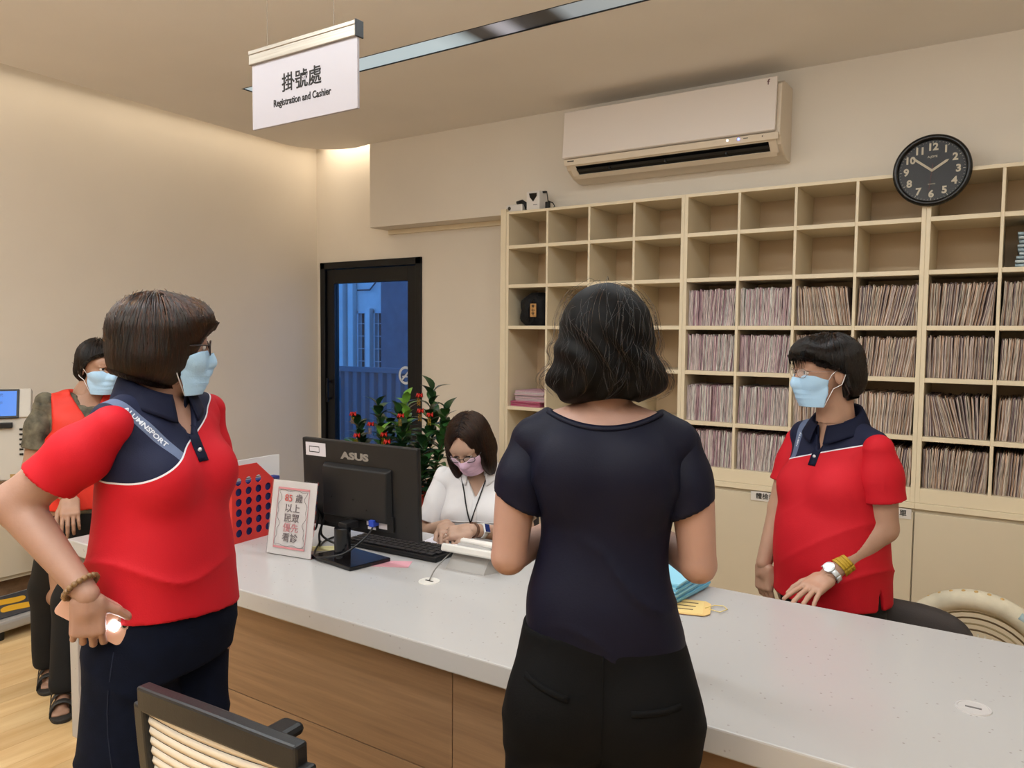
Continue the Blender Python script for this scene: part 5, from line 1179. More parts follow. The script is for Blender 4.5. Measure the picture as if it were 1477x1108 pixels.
    mh.node_tree.nodes['Principled Hair BSDF'].inputs['IOR'].default_value=1.5
    strands('hair_strands',hf,Mh,hp,mh,9000,lambda p:(p[:,2]>-.03)&(p[:,1]<.09),base_flow((.006,-.01,.125),.85),lambda p:p[:,2]<-.093+.005*np.sin(p[:,0]*60)-.40*np.maximum(0,np.abs(p[:,0])-.05),seg=30,rad=.00050,off=(-.001,.005),curl=.75,seed=2)
    bpy.data.objects['hair_strands'].matrix_local=Matrix.Identity(4); 
    strands('flyaway_strands',hf,Matrix.Identity(4),hp,mh,260,lambda p:(p[:,2]>-.06)&(p[:,1]<.09),base_flow((.006,-.01,.125),.7),lambda p:p[:,2]<-.080,seg=20,rad=.00022,off=(.002,.010),curl=1.0,seed=9)
    return P

# ---------------------------------------------------------------- woman in red polo, side view, left
def beads(name,c,ax,r1,m,parent,n=22,rb=.0062,sx=1.0):
    ax=unit(ax); u=unit(np.cross(ax,[0,0,1.])) ; v=np.cross(ax,u); g=G()
    for k in range(n):
        a=2*PI*k/n; p=np.array(c)+u*r1*math.cos(a)*sx+v*r1*math.sin(a)
        g.lathe([(.0001,-rb)]+[(rb*math.sin(q),-rb*math.cos(q)) for q in [PI*j/6 for j in range(1,6)]]+[(.0001,rb)],10,0,T(*p),closed=False)
    return g.build(name,m,parent,smooth=True)
def woman_red_left():
    P=thing('person','woman in red and navy polo at left, hand on hip holding phone','person',(-1.62,1.0,0),1.0178)
    R,F=own(-45); ms=sk('a','#a27d6c'); C0=np.array([.012,0,0])
    o=lambda s,f,z: tuple(C0+R*s+F*f+np.array([0,0,z]))
    hR=headR(8,.04); hc=(.022,0,1.492); s=.95; MF=frame(R,F)
    S=o(.150,.0,1.312); E=(-.262,-.050,1.168); W=(-.128,-.172,.996)
    S2=o(-.150,0,1.325); E2=(.118,.14,1.08); W2_=(.13,.06,.90)
    sh=[(.89,-.002,0,.168,.144),(.95,-.002,0,.164,.141),(1.04,.0,.004,.155,.134),(1.12,0,.004,.144,.126),(1.20,0,.004,.142,.116),(1.27,0,.000,.147,.100),(1.33,0,-.004,.143,.080),(1.375,0,-.01,.096,.058),(1.40,0,-.01,.064,.054)]
    st=union([loft(sh,2.3,MF,A_(*C0)),(ell(o(-.068,.080,1.205),(.056,.052,.058)),.05),(ell(o(.068,.080,1.205),(.056,.052,.058)),.05),(cone(o(.06,-.005,1.362),o(.128,-.005,1.335),.034,.044),.025),(cone(o(-.06,-.005,1.362),o(-.128,-.005,1.335),.034,.044),.025)],.02)
    SL1=Sleeve(S,(-.262,-.050,1.152),.056,.062,.148,.004,1,(-.62,.15,-.77)); SL2=Sleeve((S2[0],S2[1],S2[2]-.015),E2,.050,.056,.15,.004,2)
    tor=[(.84,0,0,.15,.12),(.95,0,0,.15,.12),(1.08,0,0,.13,.11),(1.22,0,0,.13,.10),(1.32,0,0,.13,.07),(1.36,0,0,.08,.05)]
    body=union([clip(loft(tor,2.3,MF,A_(*C0)),st),(cone(o(0,-.01,1.33),(.008,0,1.46),.050,.048),.03),(clip(cone(o(.03,0,1.36),S,.030,.036),st),.01),(clip(cone(o(-.03,0,1.36),S2,.030,.036),st),.01),
        (SL1.arm(cone(S,E,.047,.044),st),.015),(cone(E,W,.044,.0235),.012),(SL2.arm(cone(S2,E2,.045,.036),st),.015),(cone(E2,W2_,.035,.025),.012)]
        +[(cone(o(sd*.085,0,.86),o(sd*.085,0,.45),.08,.055),.03) for sd in (-1,1)]+[(cone(o(sd*.085,0,.45),o(sd*.085,-.02,.08),.05,.036),.02) for sd in (-1,1)]+[(cone(o(sd*.09,-.03,.045),o(sd*.10,.13,.03),.034,.022),.02) for sd in (-1,1)],.03)
    parts=[surf(body,(-.33,-.22,-.005),(.24,.24,1.47),.008), surf(union([placed(HEAD,hc,hR,s),(cone((.0,0,1.36),(.008,0,1.46),.050,.048),.02)],.02),(-.10,-.12,1.35),(.15,.12,1.62),.005)]
    d=unit([-.02,.0,-1.0]); hp=hand_prims(np.array(W)+d*.002,d,(0,-1,-.05),-1,(.62,.72,.80,.85),.07,(1.0,.15,.05),.88)
    hp=[hp[0],hp[1]]+hp[2:]
    parts.append(surf(union(hp,.006),(-.24,-.25,.80),(.02,-.05,1.06),.0034))
    hp=hand_prims(W2_,(0,0,-1.),(.2,.9,0),-1,(.3,.35,.4,.4),.05,(.5,.3,.2),.95); parts.append(surf(union(hp,.006),(.04,-.06,.68),(.22,.16,.94),.0045))
    bo=joined('body',parts,ms,P)
    eyes(P,hc,hR,s)
    # trousers
    hip=[(.78,0,0,.155,.12),(.86,0,0,.165,.135),(.95,0,0,.16,.13),(1.0,0,0,.15,.12)]
    tr=union([loft(hip,2.4,MF,A_(*C0))]+[q for sd in (-1,1) for q in ((cone(o(sd*.083-.012*0,-.01,.82),o(sd*.088+.02,-.012,.45),.097,.097),.03),(cone(o(sd*.088+.02,-.012,.45),o(sd*.09+.02,-.01,.10),.097,.095),.03))],.02)
    def trf(p): d=tr(p)+folds(p,.0045,17,4,(.25,.6,.5))-.006*np.exp(-4*np.abs(np.sin(p[:,2]*13+p[:,0]*9)))*np.clip((.92-p[:,2])*6,0,1); return np.maximum(np.maximum(d,.07-p[:,2]),p[:,2]-1.0)
    tro=sdfobj('wide_trousers',trf,(-.24,-.24,.03),(.22,.24,1.03),.009,m_denim,P)
    strip('side_seam',trf,[(-.085-.012*math.sin(k*.5)-.01*k/12,0,.86-.5*k/12) for k in range(13)],.0016,mat('navy_stitch','#151c30',.9),tro,(0,1,0),th=.0012)
    for sd in (-1,1): shoe(P,*o(sd*.10,-.02,0)[:2],-45,m_black)
    # polo
    line=(1.290,-.60); band=(.070,.60,1.275,.014)
    # line expressed for coordinate s=R.p ; centre offset folded in
    pm=polo_mat('polo_cloth_a',R,(line[0]-line[1]*float(R@C0),line[1]),(band[0]+float(R@C0),)+band[1:])
    Fv=A_(*F); Rv=A_(*R); C0v=A_(*C0)
    def shf(p):
        d=st(p); q=p-C0v; sv=q@Rv; fv=q@Fv
        # drag folds from the hip towards the chest, slack at the hem
        a=(p[:,2]-1.0)*.8-sv*.6; d=d-.008*np.exp(-3.5*np.abs(np.sin(a*22+1.5*np.sin(sv*12))))*np.clip((1.2-p[:,2])*5,0,1)*np.clip(.55+sv*5,0.15,1)+folds(p,.0025,15,5,(.3,.4,.8))
        neck=cone(tuple(C0+F*.012+np.array([0,0,1.33])),(.012,0,1.50),.048,.055)(p); d=ss(d,neck,.006)
        v=(1.30-p[:,2])*1.0; slit=np.maximum(np.abs(sv)-np.clip((p[:,2]-1.285)*.55,0,.05),-fv); d=np.where(p[:,2]>1.285,np.maximum(d,-slit),d)
        hem=.902+.012*np.sin(sv*9); return np.maximum(d,(hem-p[:,2])*.95)
    polo=sdfobj('polo_shirt',shf,(-.24,-.24,.86),(.24,.24,1.43),.006,pm,P)
    SL1.build(m_redk,polo); SL2.build(m_redk,polo)
    ht=lambda a: 1.405+.022*(1-math.cos(a))*.5*1.4-.018*math.cos(a); hb_=lambda a: 1.352+.020*(1-math.cos(a))*.5-.034*max(0,math.cos(a))**3
    collar(polo,tuple(C0+np.array([-.004,0,0])),R,F,.060,.090,ht,hb_,.30,m_navyk,th=.0035)
    fr=tuple(-F)
    strip('placket',shf,[o(-.004,0,z) for z in np.linspace(1.335,1.238,10)],.026,m_navyk,polo,fr,th=.003)
    for z in (1.30,1.262):
        b_=drop(shf,[o(-.004,0,z)],fr)[0]-np.array(fr)*.003; G().lathe([(.0001,0),(.0055,0),(.0058,.0015),(.0001,.003)],14,0,Matrix.Translation(tuple(b_))@Matrix.Rotation(math.atan2(F[1],F[0]),4,'Z')@Matrix.Rotation(PI/2,4,'Y'),closed=False).build('button',m_btn,polo,smooth=True)
    # lettering running down the grey band
    text_on('lettering','ALUMNSPORT',.0150,mat('letter_white','#c9ced8',.6),polo,shf,np.array(o(.100,0,1.322)),unit(-R*.6+np.array([0,0,-1.0])),unit(-R*1.0+np.array([0,0,.6])),fr,bold=.0004)
    # bracelet, phone
    beads('bead_bracelet',np.array(W)+unit(np.array(E)-np.array(W))*.022,np.array(E)-np.array(W),.0335,mat('wooden_beads','#7d5f3e',.4,noise=(90,.35)),P,n=20,rb=.0062)
    pt=thing('mobile_phone','rose gold phone with lit flash held at the hip of the left woman','phone'); c=np.array([-.112,-.140,.944]); u=unit([.79,0,-.61]); n=np.array([0,-1.,0]); v=np.cross(n,u)
    Mw=P.matrix_basis if False else (Matrix.Translation((-1.62,1.0,0))@Matrix.Rotation(1.0178,4,'Z'))@Matrix([[u[0],v[0],n[0],c[0]],[u[1],v[1],n[1],c[1]],[u[2],v[2],n[2],c[2]],[0,0,0,1]])
    pt.matrix_world=Mw; mrose=mat('rose_gold','#d9b3a4',.3,metal=.35)
    def rr(w_,h,r,n_=6): return [(sx*(w_-r)+r*math.cos(a),sy*(h-r)+r*math.sin(a)) for sx,sy,a0 in ((1,1,0),(-1,1,PI/2),(-1,-1,PI),(1,-1,1.5*PI)) for a in [a0+PI/2*k/n_ for k in range(n_+1)]]
    G().prism(rr(.073,.036,.009),-.004,.004).build('case',mrose,pt,bevel=.001)
    G().prism([(x+.052,y+.014) for x,y in rr(.014,.015,.006)],.004,.0052).build('camera_island',mat('phone_glass','#b89a90',.15),pt)
    for yy in (.021,.006): G().lathe([(.0001,0),(.0045,0),(.0045,.0012),(.0001,.0012)],16,0,T(.057,yy,.0052),closed=False).build('camera_lens',mat('lens_black','#0b0b10',.1),pt)
    G().prism([(x+.040,y-.004) for x,y in rr(.010,.010,.004)],.0041,.006).build('flash_lamp',mat('flash_light','#ffffff',.2,emit=('#f4f6ff',30)),pt)
    # mask, glasses, hair
    face_mask(P,hc,hR,s,m_mblue,m_loop); glasses(P,hc,hR,s,mat('dark_frame','#2a1c1c',.3),.025,.017,th=.0017)
    mh=hair_mat('hair_brown_a','','',.18,.92,.95)
    hb=union([ell((0,-.012,.030),(.090,.108,.092)),(ell((0,-.030,-.035),(.093,.084,.072)),.035),(ell((0,.060,.060),(.070,.045,.045)),.03)],.02)
    def hf(p):
        ym=np.interp(p[:,2],[-.14,-.09,-.05,0.0,.03,.048,.055],[.012,.026,.045,.062,.078,.098,.2]); d=hb(p); d=np.maximum(d,(p[:,1]-ym)*.8)
        inn=ell((0,.10,-.05),(.052,.12,.11))(p); d=ss(d,inn,.01); bot=np.interp(p[:,1],[-.12,-.04,.03],[-.055,-.082,-.098]); return np.maximum(d,(bot-p[:,2])*.9)
    Mh=m4(hc,hR,.97); V,Q=surf(hf,(-.13,-.15,-.15),(.13,.14,.15),.005); hp=npmesh('hair',V*.98,Q,mat('hair_base_a','#0a0404',.6,spec=.15),P); hp.matrix_local=Mh
    mh.node_tree.nodes['Principled Hair BSDF'].inputs['IOR'].default_value=1.55
    strands('hair_strands',hf,Matrix.Identity(4),hp,mh,6500,lambda p:(p[:,2]+.05*np.sin(p@A_(913,711,517))>.0),base_flow((.0,-.02,.125),.8),lambda p:(p[:,2]<np.interp(p[:,1],[-.12,-.04,.03,.06,.075,.09],[-.06,-.088,-.105,-.06,.02,.035])),seg=24,rad=.0005,off=(-.002,.003),curl=.16,seed=5)
    return P

# ---------------------------------------------------------------- woman in red polo, right, behind the counter
def woman_red_right():
    P=thing('person','woman in red and navy polo behind the counter with one hand on it','person',(-.49,2.62,0),.1849)
    R,F=own(-129); ms=sk('d','#ad8670'); C0=np.array([.004,0,0]); o=lambda s,f,z: tuple(C0+R*s+F*f+np.array([0,0,z])); MF=frame(R,F)
    hR=headR(-152,.06); hc=(-.036,-.03,1.418); s=.95
    S=o(-.155,.0,1.185); E=(.140,-.085,.945); W=(-.012,-.192,.803)
    S2=o(.155,0,1.17); E2=(-.165,.075,.945); W2_=(-.208,.02,.765)
    sh=[(.66,0,0,.182,.160),(.75,0,.004,.178,.160),(.83,0,.012,.175,.163),(.92,0,.014,.168,.156),(1.0,0,.010,.162,.140),(1.08,0,.004,.157,.122),(1.14,0,.000,.156,.104),(1.195,0,-.004,.148,.080),(1.24,0,-.008,.098,.060),(1.262,0,-.01,.066,.056)]
    st=union([loft(sh,2.25,MF,A_(*C0)),(ell(o(-.072,.088,1.055),(.060,.050,.058)),.05),(ell(o(.072,.088,1.055),(.060,.050,.058)),.05),(cone(o(.06,-.005,1.232),o(.130,-.005,1.198),.034,.046),.025),(cone(o(-.06,-.005,1.232),o(-.130,-.005,1.198),.034,.046),.025)],.02)
    SL1=Sleeve((S[0]-.005,S[1],S[2]-.020),(E[0]+.004,E[1],E[2]),.058,.072,.132,.002,1); SL2=Sleeve((S2[0],S2[1],S2[2]-.012),E2,.052,.057,.13,.0035,2)
    tor=[(.70,0,0,.16,.12),(.85,0,0,.165,.14),(.98,0,0,.155,.13),(1.10,0,0,.145,.11),(1.19,0,0,.14,.075),(1.235,0,0,.09,.055)]
    body=union([clip(loft(tor,2.3,MF,A_(*C0)),st,m_=.016),(cone(o(0,-.01,1.20),(-.010,-.005,1.36),.055,.052),.03),(clip(cone(o(.03,0,1.23),S2,.032,.038),st),.01),(clip(cone(o(-.03,0,1.23),S,.032,.038),st),.01),
        (SL1.arm(cone(S,E,.050,.045),st),.015),(cone(E,W,.045,.0245),.012),(SL2.arm(cone(S2,E2,.047,.040),st),.015),(cone(E2,W2_,.039,.026),.012)]
        +[(cone(o(sd*.08,0,.66),o(sd*.09,0,.40),.07,.055),.03) for sd in (-1,1)]+[(cone(o(sd*.09,0,.40),o(sd*.09,-.02,.08),.055,.038),.02) for sd in (-1,1)]+[(cone(o(sd*.09,-.03,.045),o(sd*.10,.13,.03),.034,.022),.02) for sd in (-1,1)],.03)
    parts=[surf(body,(-.30,-.28,-.005),(.26,.24,1.38),.008), surf(union([placed(HEAD,hc,hR,s),(cone((-.005,0,1.26),(-.010,-.005,1.36),.055,.052),.02)],.02),(-.18,-.17,1.25),(.10,.12,1.56),.005)]
    d=unit([-.34,-.60,-.17]); hp=hand_prims(W,d,(.02,-.2,.96),1,(.10,.14,.16,.18),.13,(.75,.35,.2),.96); parts.append(surf(union(hp,.006),(-.22,-.44,.73),(.07,-.13,.86),.0034))
    hp=hand_prims(W2_,(.03,-.08,-.99),(-.6,-.75,0),1 if 0 else -1,(.35,.45,.5,.55),.04,(.45,.3,.3),.96); parts.append(surf(union(hp,.006),(-.30,-.10,.54),(-.12,.12,.79),.0034))
    bo=joined('body',parts,ms,P); eyes(P,hc,hR,s)
    mp=mat('pinstripe_black','#070709',.85,noise=(40,.6,(9,9,.02)))
    tr=union([loft([(.55,0,0,.15,.11),(.66,0,0,.165,.13),(.80,0,0,.17,.14)],2.3,MF,A_(*C0))]+[q for sd in (-1,1) for q in ((cone(o(sd*.085,0,.60),o(sd*.088,0,.1),.09,.075),.03),)],.02)
    sdfobj('trousers',lambda p: np.maximum(np.maximum(tr(p)+folds(p,.003,20,2),.05-p[:,2]),p[:,2]-.82),(-.24,-.24,.02),(.24,.24,.85),.009,mp,P)
    for sd in (-1,1): shoe(P,*o(sd*.10,-.02,0)[:2],-129,m_black)
    pm=polo_mat('polo_cloth_d',R,(1.158,-.30),(.098,.12,1.19,.015))
    Fv=A_(*F); Rv=A_(*R); C0v=A_(*C0)
    def shf(p):
        d=st(p); q=p-C0v; sv=q@Rv; fv=q@Fv; d=d+folds(p,.003,16,7,(.3,.4,.8))-.006*np.exp(-3.5*np.abs(np.sin((p[:,2]-.9+sv*.7)*20+1.0)))*np.clip((1.10-p[:,2])*4,0,1)*np.clip(.5-sv*4,0.1,1)
        neck=cone(o(0,.012,1.20),(-.008,-.008,1.40),.050,.056)(p); d=ss(d,neck,.006)
        slit=np.maximum(np.abs(sv)-np.clip((p[:,2]-1.165)*.5,0,.035),-fv); d=np.where(p[:,2]>1.165,np.maximum(d,-slit),d)
        # side vent
        vt=np.maximum(np.abs(fv-.0)-np.clip((.765-p[:,2])*.22,0,.02),sv); d=np.where(p[:,2]<.765,np.maximum(d,-vt),d)
        hem=.694+.0*sv; return np.maximum(d,(hem-p[:,2])*.95)
    polo=sdfobj('polo_shirt',shf,(-.25,-.25,.66),(.25,.25,1.29),.006,pm,P)
    SL1.build(m_redk,polo); SL2.build(m_redk,polo)
    ht=lambda a: 1.268+.022*(1-math.cos(a))*.5*1.4-.018*math.cos(a); hb_=lambda a: 1.216+.020*(1-math.cos(a))*.5-.030*max(0,math.cos(a))**3
    collar(polo,tuple(C0+np.array([-.002,0,0])),R,F,.063,.095,ht,hb_,.24,m_navyk,th=.0035)
    fr=tuple(-F); strip('placket',shf,[o(.0,0,z) for z in np.linspace(1.215,1.122,10)],.027,m_navyk,polo,fr,th=.003)
    for z in (1.205,1.150):
        b_=drop(shf,[o(.0,0,z)],fr)[0]-np.array(fr)*.003; G().lathe([(.0001,0),(.0055,0),(.0058,.0015),(.0001,.003)],14,0,Matrix.Translation(tuple(b_))@Matrix.Rotation(math.atan2(F[1],F[0]),4,'Z')@Matrix.Rotation(PI/2,4,'Y'),closed=False).build('button',m_btn,polo,smooth=True)
    text_on('lettering','ALUMN',.013,mat('letter_white',(0,0,0)),polo,shf,np.array(o(.098,0,1.190)),unit(-R*.12+np.array([0,0,-1.0])),unit(-R*1.0+np.array([0,0,-.12])),fr,bold=.0003)
    # yellow wrist band and white watch
    ax=unit(np.array(E)-np.array(W)); 
    def cuff(name,c,r,w_,m,par,th=.002,rb=None):
        u=unit(np.cross(ax,[0,0,1.])); v=np.cross(ax,u); g=G()
        g.grid(lambda a,b:tuple(np.array(c)+ax*(b-.5)*w_+(u*math.cos(2*PI*a)*r*1.08+v*math.sin(2*PI*a)*r)),32,3); return g.build(name,m,par,smooth=True,solid=th)
    for k in range(4): cuff('yellow_wrist_band',np.array(W)+ax*(.048+.0085*k),.0325+.0006*(k%2)+.0008*k,.009,mat('band_yellow','#a8871c',.6),P,.003)
    wt=cuff('watch_bracelet',np.array(W)+ax*.020,.0305,.016,mat('watch_white','#cdd3d8',.25,metal=.4),P,.004)
    u=unit(np.cross(ax,[0,0,1.])); v=np.cross(ax,u); v=v if v[2]>0 else -v; nn=unit(v*.75+np.array([-.0,-.6,.1])); nn=unit(nn-ax*(nn@ax)); cw=np.array(W)+ax*.020+nn*.031
    t2=np.cross(nn,ax); Mw=Matrix([[ax[0],t2[0],nn[0],cw[0]],[ax[1],t2[1],nn[1],cw[1]],[ax[2],t2[2],nn[2],cw[2]],[0,0,0,1]])
    G().lathe([(.0001,-.003),(.016,-.003),(.0175,.001),(.0165,.005),(.013,.006),(.0001,.006)],28,0,Mw,closed=False).build('watch_case',mat('watch_white',(0,0,0)),wt,smooth=False); G().lathe([(.0001,.0062),(.0125,.0062)],28,0,Mw,closed=False).box(-.0005,.0005,0,.009,.0062,.0068,0,Mw).build('watch_face',mat('watch_dial','#e6e4e0',.3),wt)
    face_mask(P,hc,hR,s,m_mblue,m_loop); glasses(P,hc,hR,s,mat('thin_metal_frame','#a88f86',.25,metal=.7),.024,.015,rimless=True,th=.0014)
    mh=hair_mat('hair_black_d','','',.18,1.0,.1)
    hb=union([ell((0,-.014,.028),(.090,.110,.094)),(ell((0,-.035,-.030),(.095,.088,.075)),.03),(ell((0,.055,.060),(.072,.048,.045)),.03)],.02)
    def hf(p):
        ym=np.interp(p[:,2],[-.14,-.09,-.05,-.01,.015,.032,.046,.055],[-.04,-.035,-.030,-.022,.020,.068,.096,.2]); d=hb(p); d=np.maximum(d,(p[:,1]-ym)*.8)
        inn=ell((0,.10,-.05),(.054,.12,.11))(p); d=ss(d,inn,.01); bot=np.interp(p[:,1],[-.12,-.04,.03],[-.085,-.090,-.070]); return np.maximum(d,(bot-p[:,2])*.9)
    Mh=m4(hc,hR,.97); V,Q=surf(hf,(-.13,-.15,-.15),(.13,.14,.15),.005); hp=npmesh('hair',V*.98,Q,mat('hair_base_d','#030303',.6,spec=.15),P); hp.matrix_local=Mh
    strands('hair_strands',hf,Matrix.Identity(4),hp,mh,5000,lambda p:(p[:,2]+.05*np.sin(p@A_(913,711,517))>.0),base_flow((.0,-.02,.125),.8),lambda p:(p[:,2]<np.interp(p[:,1],[-.12,-.04,-.028,-.018,.02,.06,.075],[-.09,-.098,-.06,.004,.014,.026,.045])),seg=24,rad=.0006,off=(-.002,.003),curl=.15,seed=6)
    g=G(); rr_=random.Random(4)
    for k in range(46):
        x0=-.055+.11*k/45+rr_.uniform(-.003,.003); zb_=.026-rr_.uniform(0,.022)+.10*abs(x0)*.2; y0=.098-1.6*x0*x0
        g.tube([(x0*.8,y0-.030,.092),(x0*.95,y0+.004,.068),(x0,y0+.006,.048),(x0+rr_.uniform(-.006,.006),y0+.001,zb_)],[.0009,.0011,.0010,.0003],4)
    g.build('fringe_strands',bpy.data.materials['hair_base_d'],hp,smooth=True)
    return P

# ---------------------------------------------------------------- seated woman in white
def woman_seated():
    P=thing('person','seated woman in white shirt writing behind the counter beside the monitor','person',(-2.0,2.62,0),.652)
    R,F=own(-100); ms=sk('e','#b08d78'); C0=np.array([.085,-.10,0]); o=lambda s,f,z: tuple(C0+R*s+F*f+np.array([0,0,z])); MF=frame(R,F)
    hR=headR(-112,.62,.10); hc=(.040,-.185,1.088); s=.95
    S=o(.150,.0,.915); E=o(.205,.04,.70); W=o(.085,.27,.79); S2=o(-.150,.0,.915); E2=(.275,-.26,.72); W2_=(.052,-.455,.797)
    sh=[(.50,0,-.04,.165,.13),(.60,0,-.02,.160,.13),(.70,0,0,.158,.125),(.80,0,.005,.155,.118),(.87,0,.0,.150,.10),(.915,0,-.004,.138,.078),(.95,0,-.006,.095,.058),(.972,0,-.006,.066,.054)]
    st=union([loft(sh,2.3,MF,A_(*C0)),(ell(o(-.07,.09,.80),(.058,.05,.055)),.05),(ell(o(.07,.09,.80),(.058,.05,.055)),.05),(cone(o(.06,0,.945),S,.034,.046),.03),(cone(o(-.06,0,.945),S2,.034,.046),.03)],.02)
    SL1=Sleeve(S,E,.048,.060,.18,.006,1); SL2=Sleeve(S2,E2,.048,.060,.17,.006,2)
    tor=[(.44,0,-.05,.15,.11),(.55,0,-.03,.13,.10),(.70,0,-.01,.12,.09),(.82,0,0,.125,.09),(.90,0,0,.13,.065),(.94,0,0,.085,.05)]
    body=union([clip(loft(tor,2.3,MF,A_(*C0)),st),(cone(o(0,.0,.90),(.060,-.13,1.02),.048,.046),.03),(clip(cone(o(.03,0,.935),S,.028,.034),st),.01),(clip(cone(o(-.03,0,.935),S2,.028,.034),st),.01),
        (SL1.arm(cone(S,E,.041,.036),st),.012),(cone(E,W,.035,.024),.012),(SL2.arm(cone(S2,E2,.041,.036),st),.012),(cone(E2,W2_,.036,.024),.012)]
        +[(cone(o(sd*.08,-.05,.50),o(sd*.10,.32,.50),.085,.06),.03) for sd in (-1,1)]+[(cone(o(sd*.10,.32,.50),o(sd*.10,.25,.09),.052,.036),.02) for sd in (-1,1)]+[(cone(o(sd*.10,.22,.045),o(sd*.10,.36,.03),.034,.022),.02) for sd in (-1,1)],.03)
    parts=[surf(body,(-.25,-.62,-.005),(.40,.10,1.04),.008), surf(union([placed(HEAD,hc,hR,s),(cone(o(0,.0,.93),(.060,-.13,1.02),.048,.046),.02)],.02),(-.10,-.34,.92),(.18,-.03,1.20),.0055)]
    d=unit([-.95,-.02,-.12]); hp=hand_prims(W2_,d,(.0,-.45,.88),-1,(.25,.40,.50,.55),.07,(.5,.3,.3),.95); parts.append(surf(union(hp,.006),(-.17,-.58,.72),(.09,-.36,.88),.0036))
    hp=hand_prims(W,unit(np.array([.1,-.9,-.1])),(0,-.1,.95),1,(.15,.2,.25,.3),.08,(.5,.3,.2),.95); parts.append(surf(union(hp,.006),(W[0]-.10,W[1]-.22,.70),(W[0]+.12,W[1]+.04,.86),.0042))
    joined('body',parts,ms,P); eyes(P,hc,hR,s,closed=True)
    mw=mat('white_cotton','#d6d2d2',.8,bump=(260,.06)); mpn=mat('dark_trouser','#20222a',.8)
    tr=union([loft([(.42,0,-.06,.16,.12),(.56,0,-.04,.145,.115)],2.3,MF,A_(*C0))]+[q for sd in (-1,1) for q in ((cone(o(sd*.08,-.05,.50),o(sd*.10,.33,.50),.092,.072),.03),(cone(o(sd*.10,.33,.50),o(sd*.10,.26,.12),.070,.055),.03))],.02)
    sdfobj('trousers',lambda p: np.maximum(tr(p)+folds(p,.003,20,2),np.maximum(.06-p[:,2],p[:,2]-.58)),(-.2,-.62,.02),(.4,.16,.62),.010,mpn,P)
    for sd in (-1,1): shoe(P,*o(sd*.10,.27,0)[:2],-100,m_black)
    Fv=A_(*F); Rv=A_(*R); C0v=A_(*C0)
    def shf(p):
        d=st(p); q=p-C0v; sv=q@Rv; fv=q@Fv; d=d+folds(p,.0055,24,3,(.5,.2,.7))+.003*np.sin(sv*60+4*np.sin(p[:,2]*15))*np.clip((.88-p[:,2])*6,0,1); d=ss(d,cone(o(0,.01,.91),(.055,-.14,1.06),.048,.058)(p),.006)
        slit=np.maximum(np.abs(sv)-np.clip((p[:,2]-.86)*.5,0,.05),-fv); d=np.where(p[:,2]>.86,np.maximum(d,-slit),d); return np.maximum(d,.50-p[:,2])
    shirt=sdfobj('white_shirt',shf,(-.14,-.34,.46),(.34,.12,1.0),.0065,mw,P)
    SL1.build(mw,shirt); SL2.build(mw,shirt)
    collar(shirt,tuple(C0),R,F,.058,.088,lambda a:.985+.012*(1-math.cos(a))-.008*math.cos(a),lambda a:.935+.014*(1-math.cos(a))-.04*max(0,math.cos(a))**3,.45,mw,th=.003)
    fr=tuple(-F); strip('button_placket',shf,[o(0,0,z) for z in np.linspace(.86,.62,14)],.024,mw,shirt,fr,th=.002); strip('chest_seam',shf,[o(s_,0,.775) for s_ in np.linspace(-.12,.12,20)],.003,mw,shirt,fr,th=.0025)
    # lanyard
    ly=[]
    for sd in (-1,1):
        pts=[o(sd*.055,.02,.965)]+[tuple(q-np.array(fr)*.004) for q in drop(shf,[o(sd*.052*(1-t)+.012,0,.94-.17*t) for t in np.linspace(0,1,12)],fr)]; ly.append(pts)
    g=G(); g.tube(ly[0],.0028,6); g.tube(ly[1],.0028,6); g.build('lanyard',mat('lanyard_black','#0a0a0c',.6),P,smooth=True)
    ax=unit(np.array(E2)-np.array(W2_)); u=unit(np.cross(ax,[0,0,1.])); v=np.cross(ax,u)
    def cuff(name,c,r,w_,m,th): g=G(); g.grid(lambda a,b:tuple(np.array(c)+ax*(b-.5)*w_+(u*math.cos(2*PI*a)*r*1.08+v*math.sin(2*PI*a)*r)),28,2); return g.build(name,m,P,smooth=True,solid=th)
    cuff('brown_bracelet',np.array(W2_)+ax*.004,.0275,.010,mat('leather_brown','#5b3a26',.5),.004); wb_=cuff('watch_strap',np.array(W2_)+ax*.045,.0275,.020,mat('strap_white','#cbc8c4',.5),.0025)
    nn=unit(np.array([-.1,-.85,.5])); nn=unit(nn-ax*(nn@ax)); t2=np.cross(nn,ax); cw=np.array(W2_)+ax*.045+nn*.031; Mw=Matrix([[ax[0],t2[0],nn[0],cw[0]],[ax[1],t2[1],nn[1],cw[1]],[ax[2],t2[2],nn[2],cw[2]],[0,0,0,1]])
    wc=G().box(-.015,.015,-.018,.018,-.004,.005,0,Mw).build('watch_case',mat('strap_white',(0,0,0)),wb_,bevel=.003); G().box(-.012,.012,-.015,.015,.005,.0058,0,Mw).box(-.003,.005,-.008,.006,.0058,.0062,0,Mw).build('watch_screen',mat('watch_blue','#141c3c',.15,emit=('#2c3f8c',.3)),wb_)
    k=np.array(W2_)+unit([-.95,-.02,-.12])*.098+np.array([0,-.012,-.004]); G().tube([tuple(k+np.array([.0,.0095*math.cos(a),.0095*math.sin(a)])) for a in [2*PI*q/16 for q in range(16)]],.0013,6,closed=True).build('finger_ring',mat('silver','#d0ccc4',.2,metal=.9),P,smooth=True)
    face_mask(P,hc,hR,s,m_mpink,m_loop); glasses(P,hc,hR,s,mat('half_rim_black','#141214',.3),.024,.015,zo=-.008,th=.0014)
    mh=hair_mat('hair_brown_e','','',.32,.80,.75)
    hb=union([ell((0,-.016,.026),(.088,.108,.094)),(ell((.072,.015,-.075),(.030,.050,.10)),.035),(ell((-.072,.010,-.065),(.028,.050,.085)),.035),(ell((0,-.065,-.06),(.085,.055,.10)),.035)],.03)
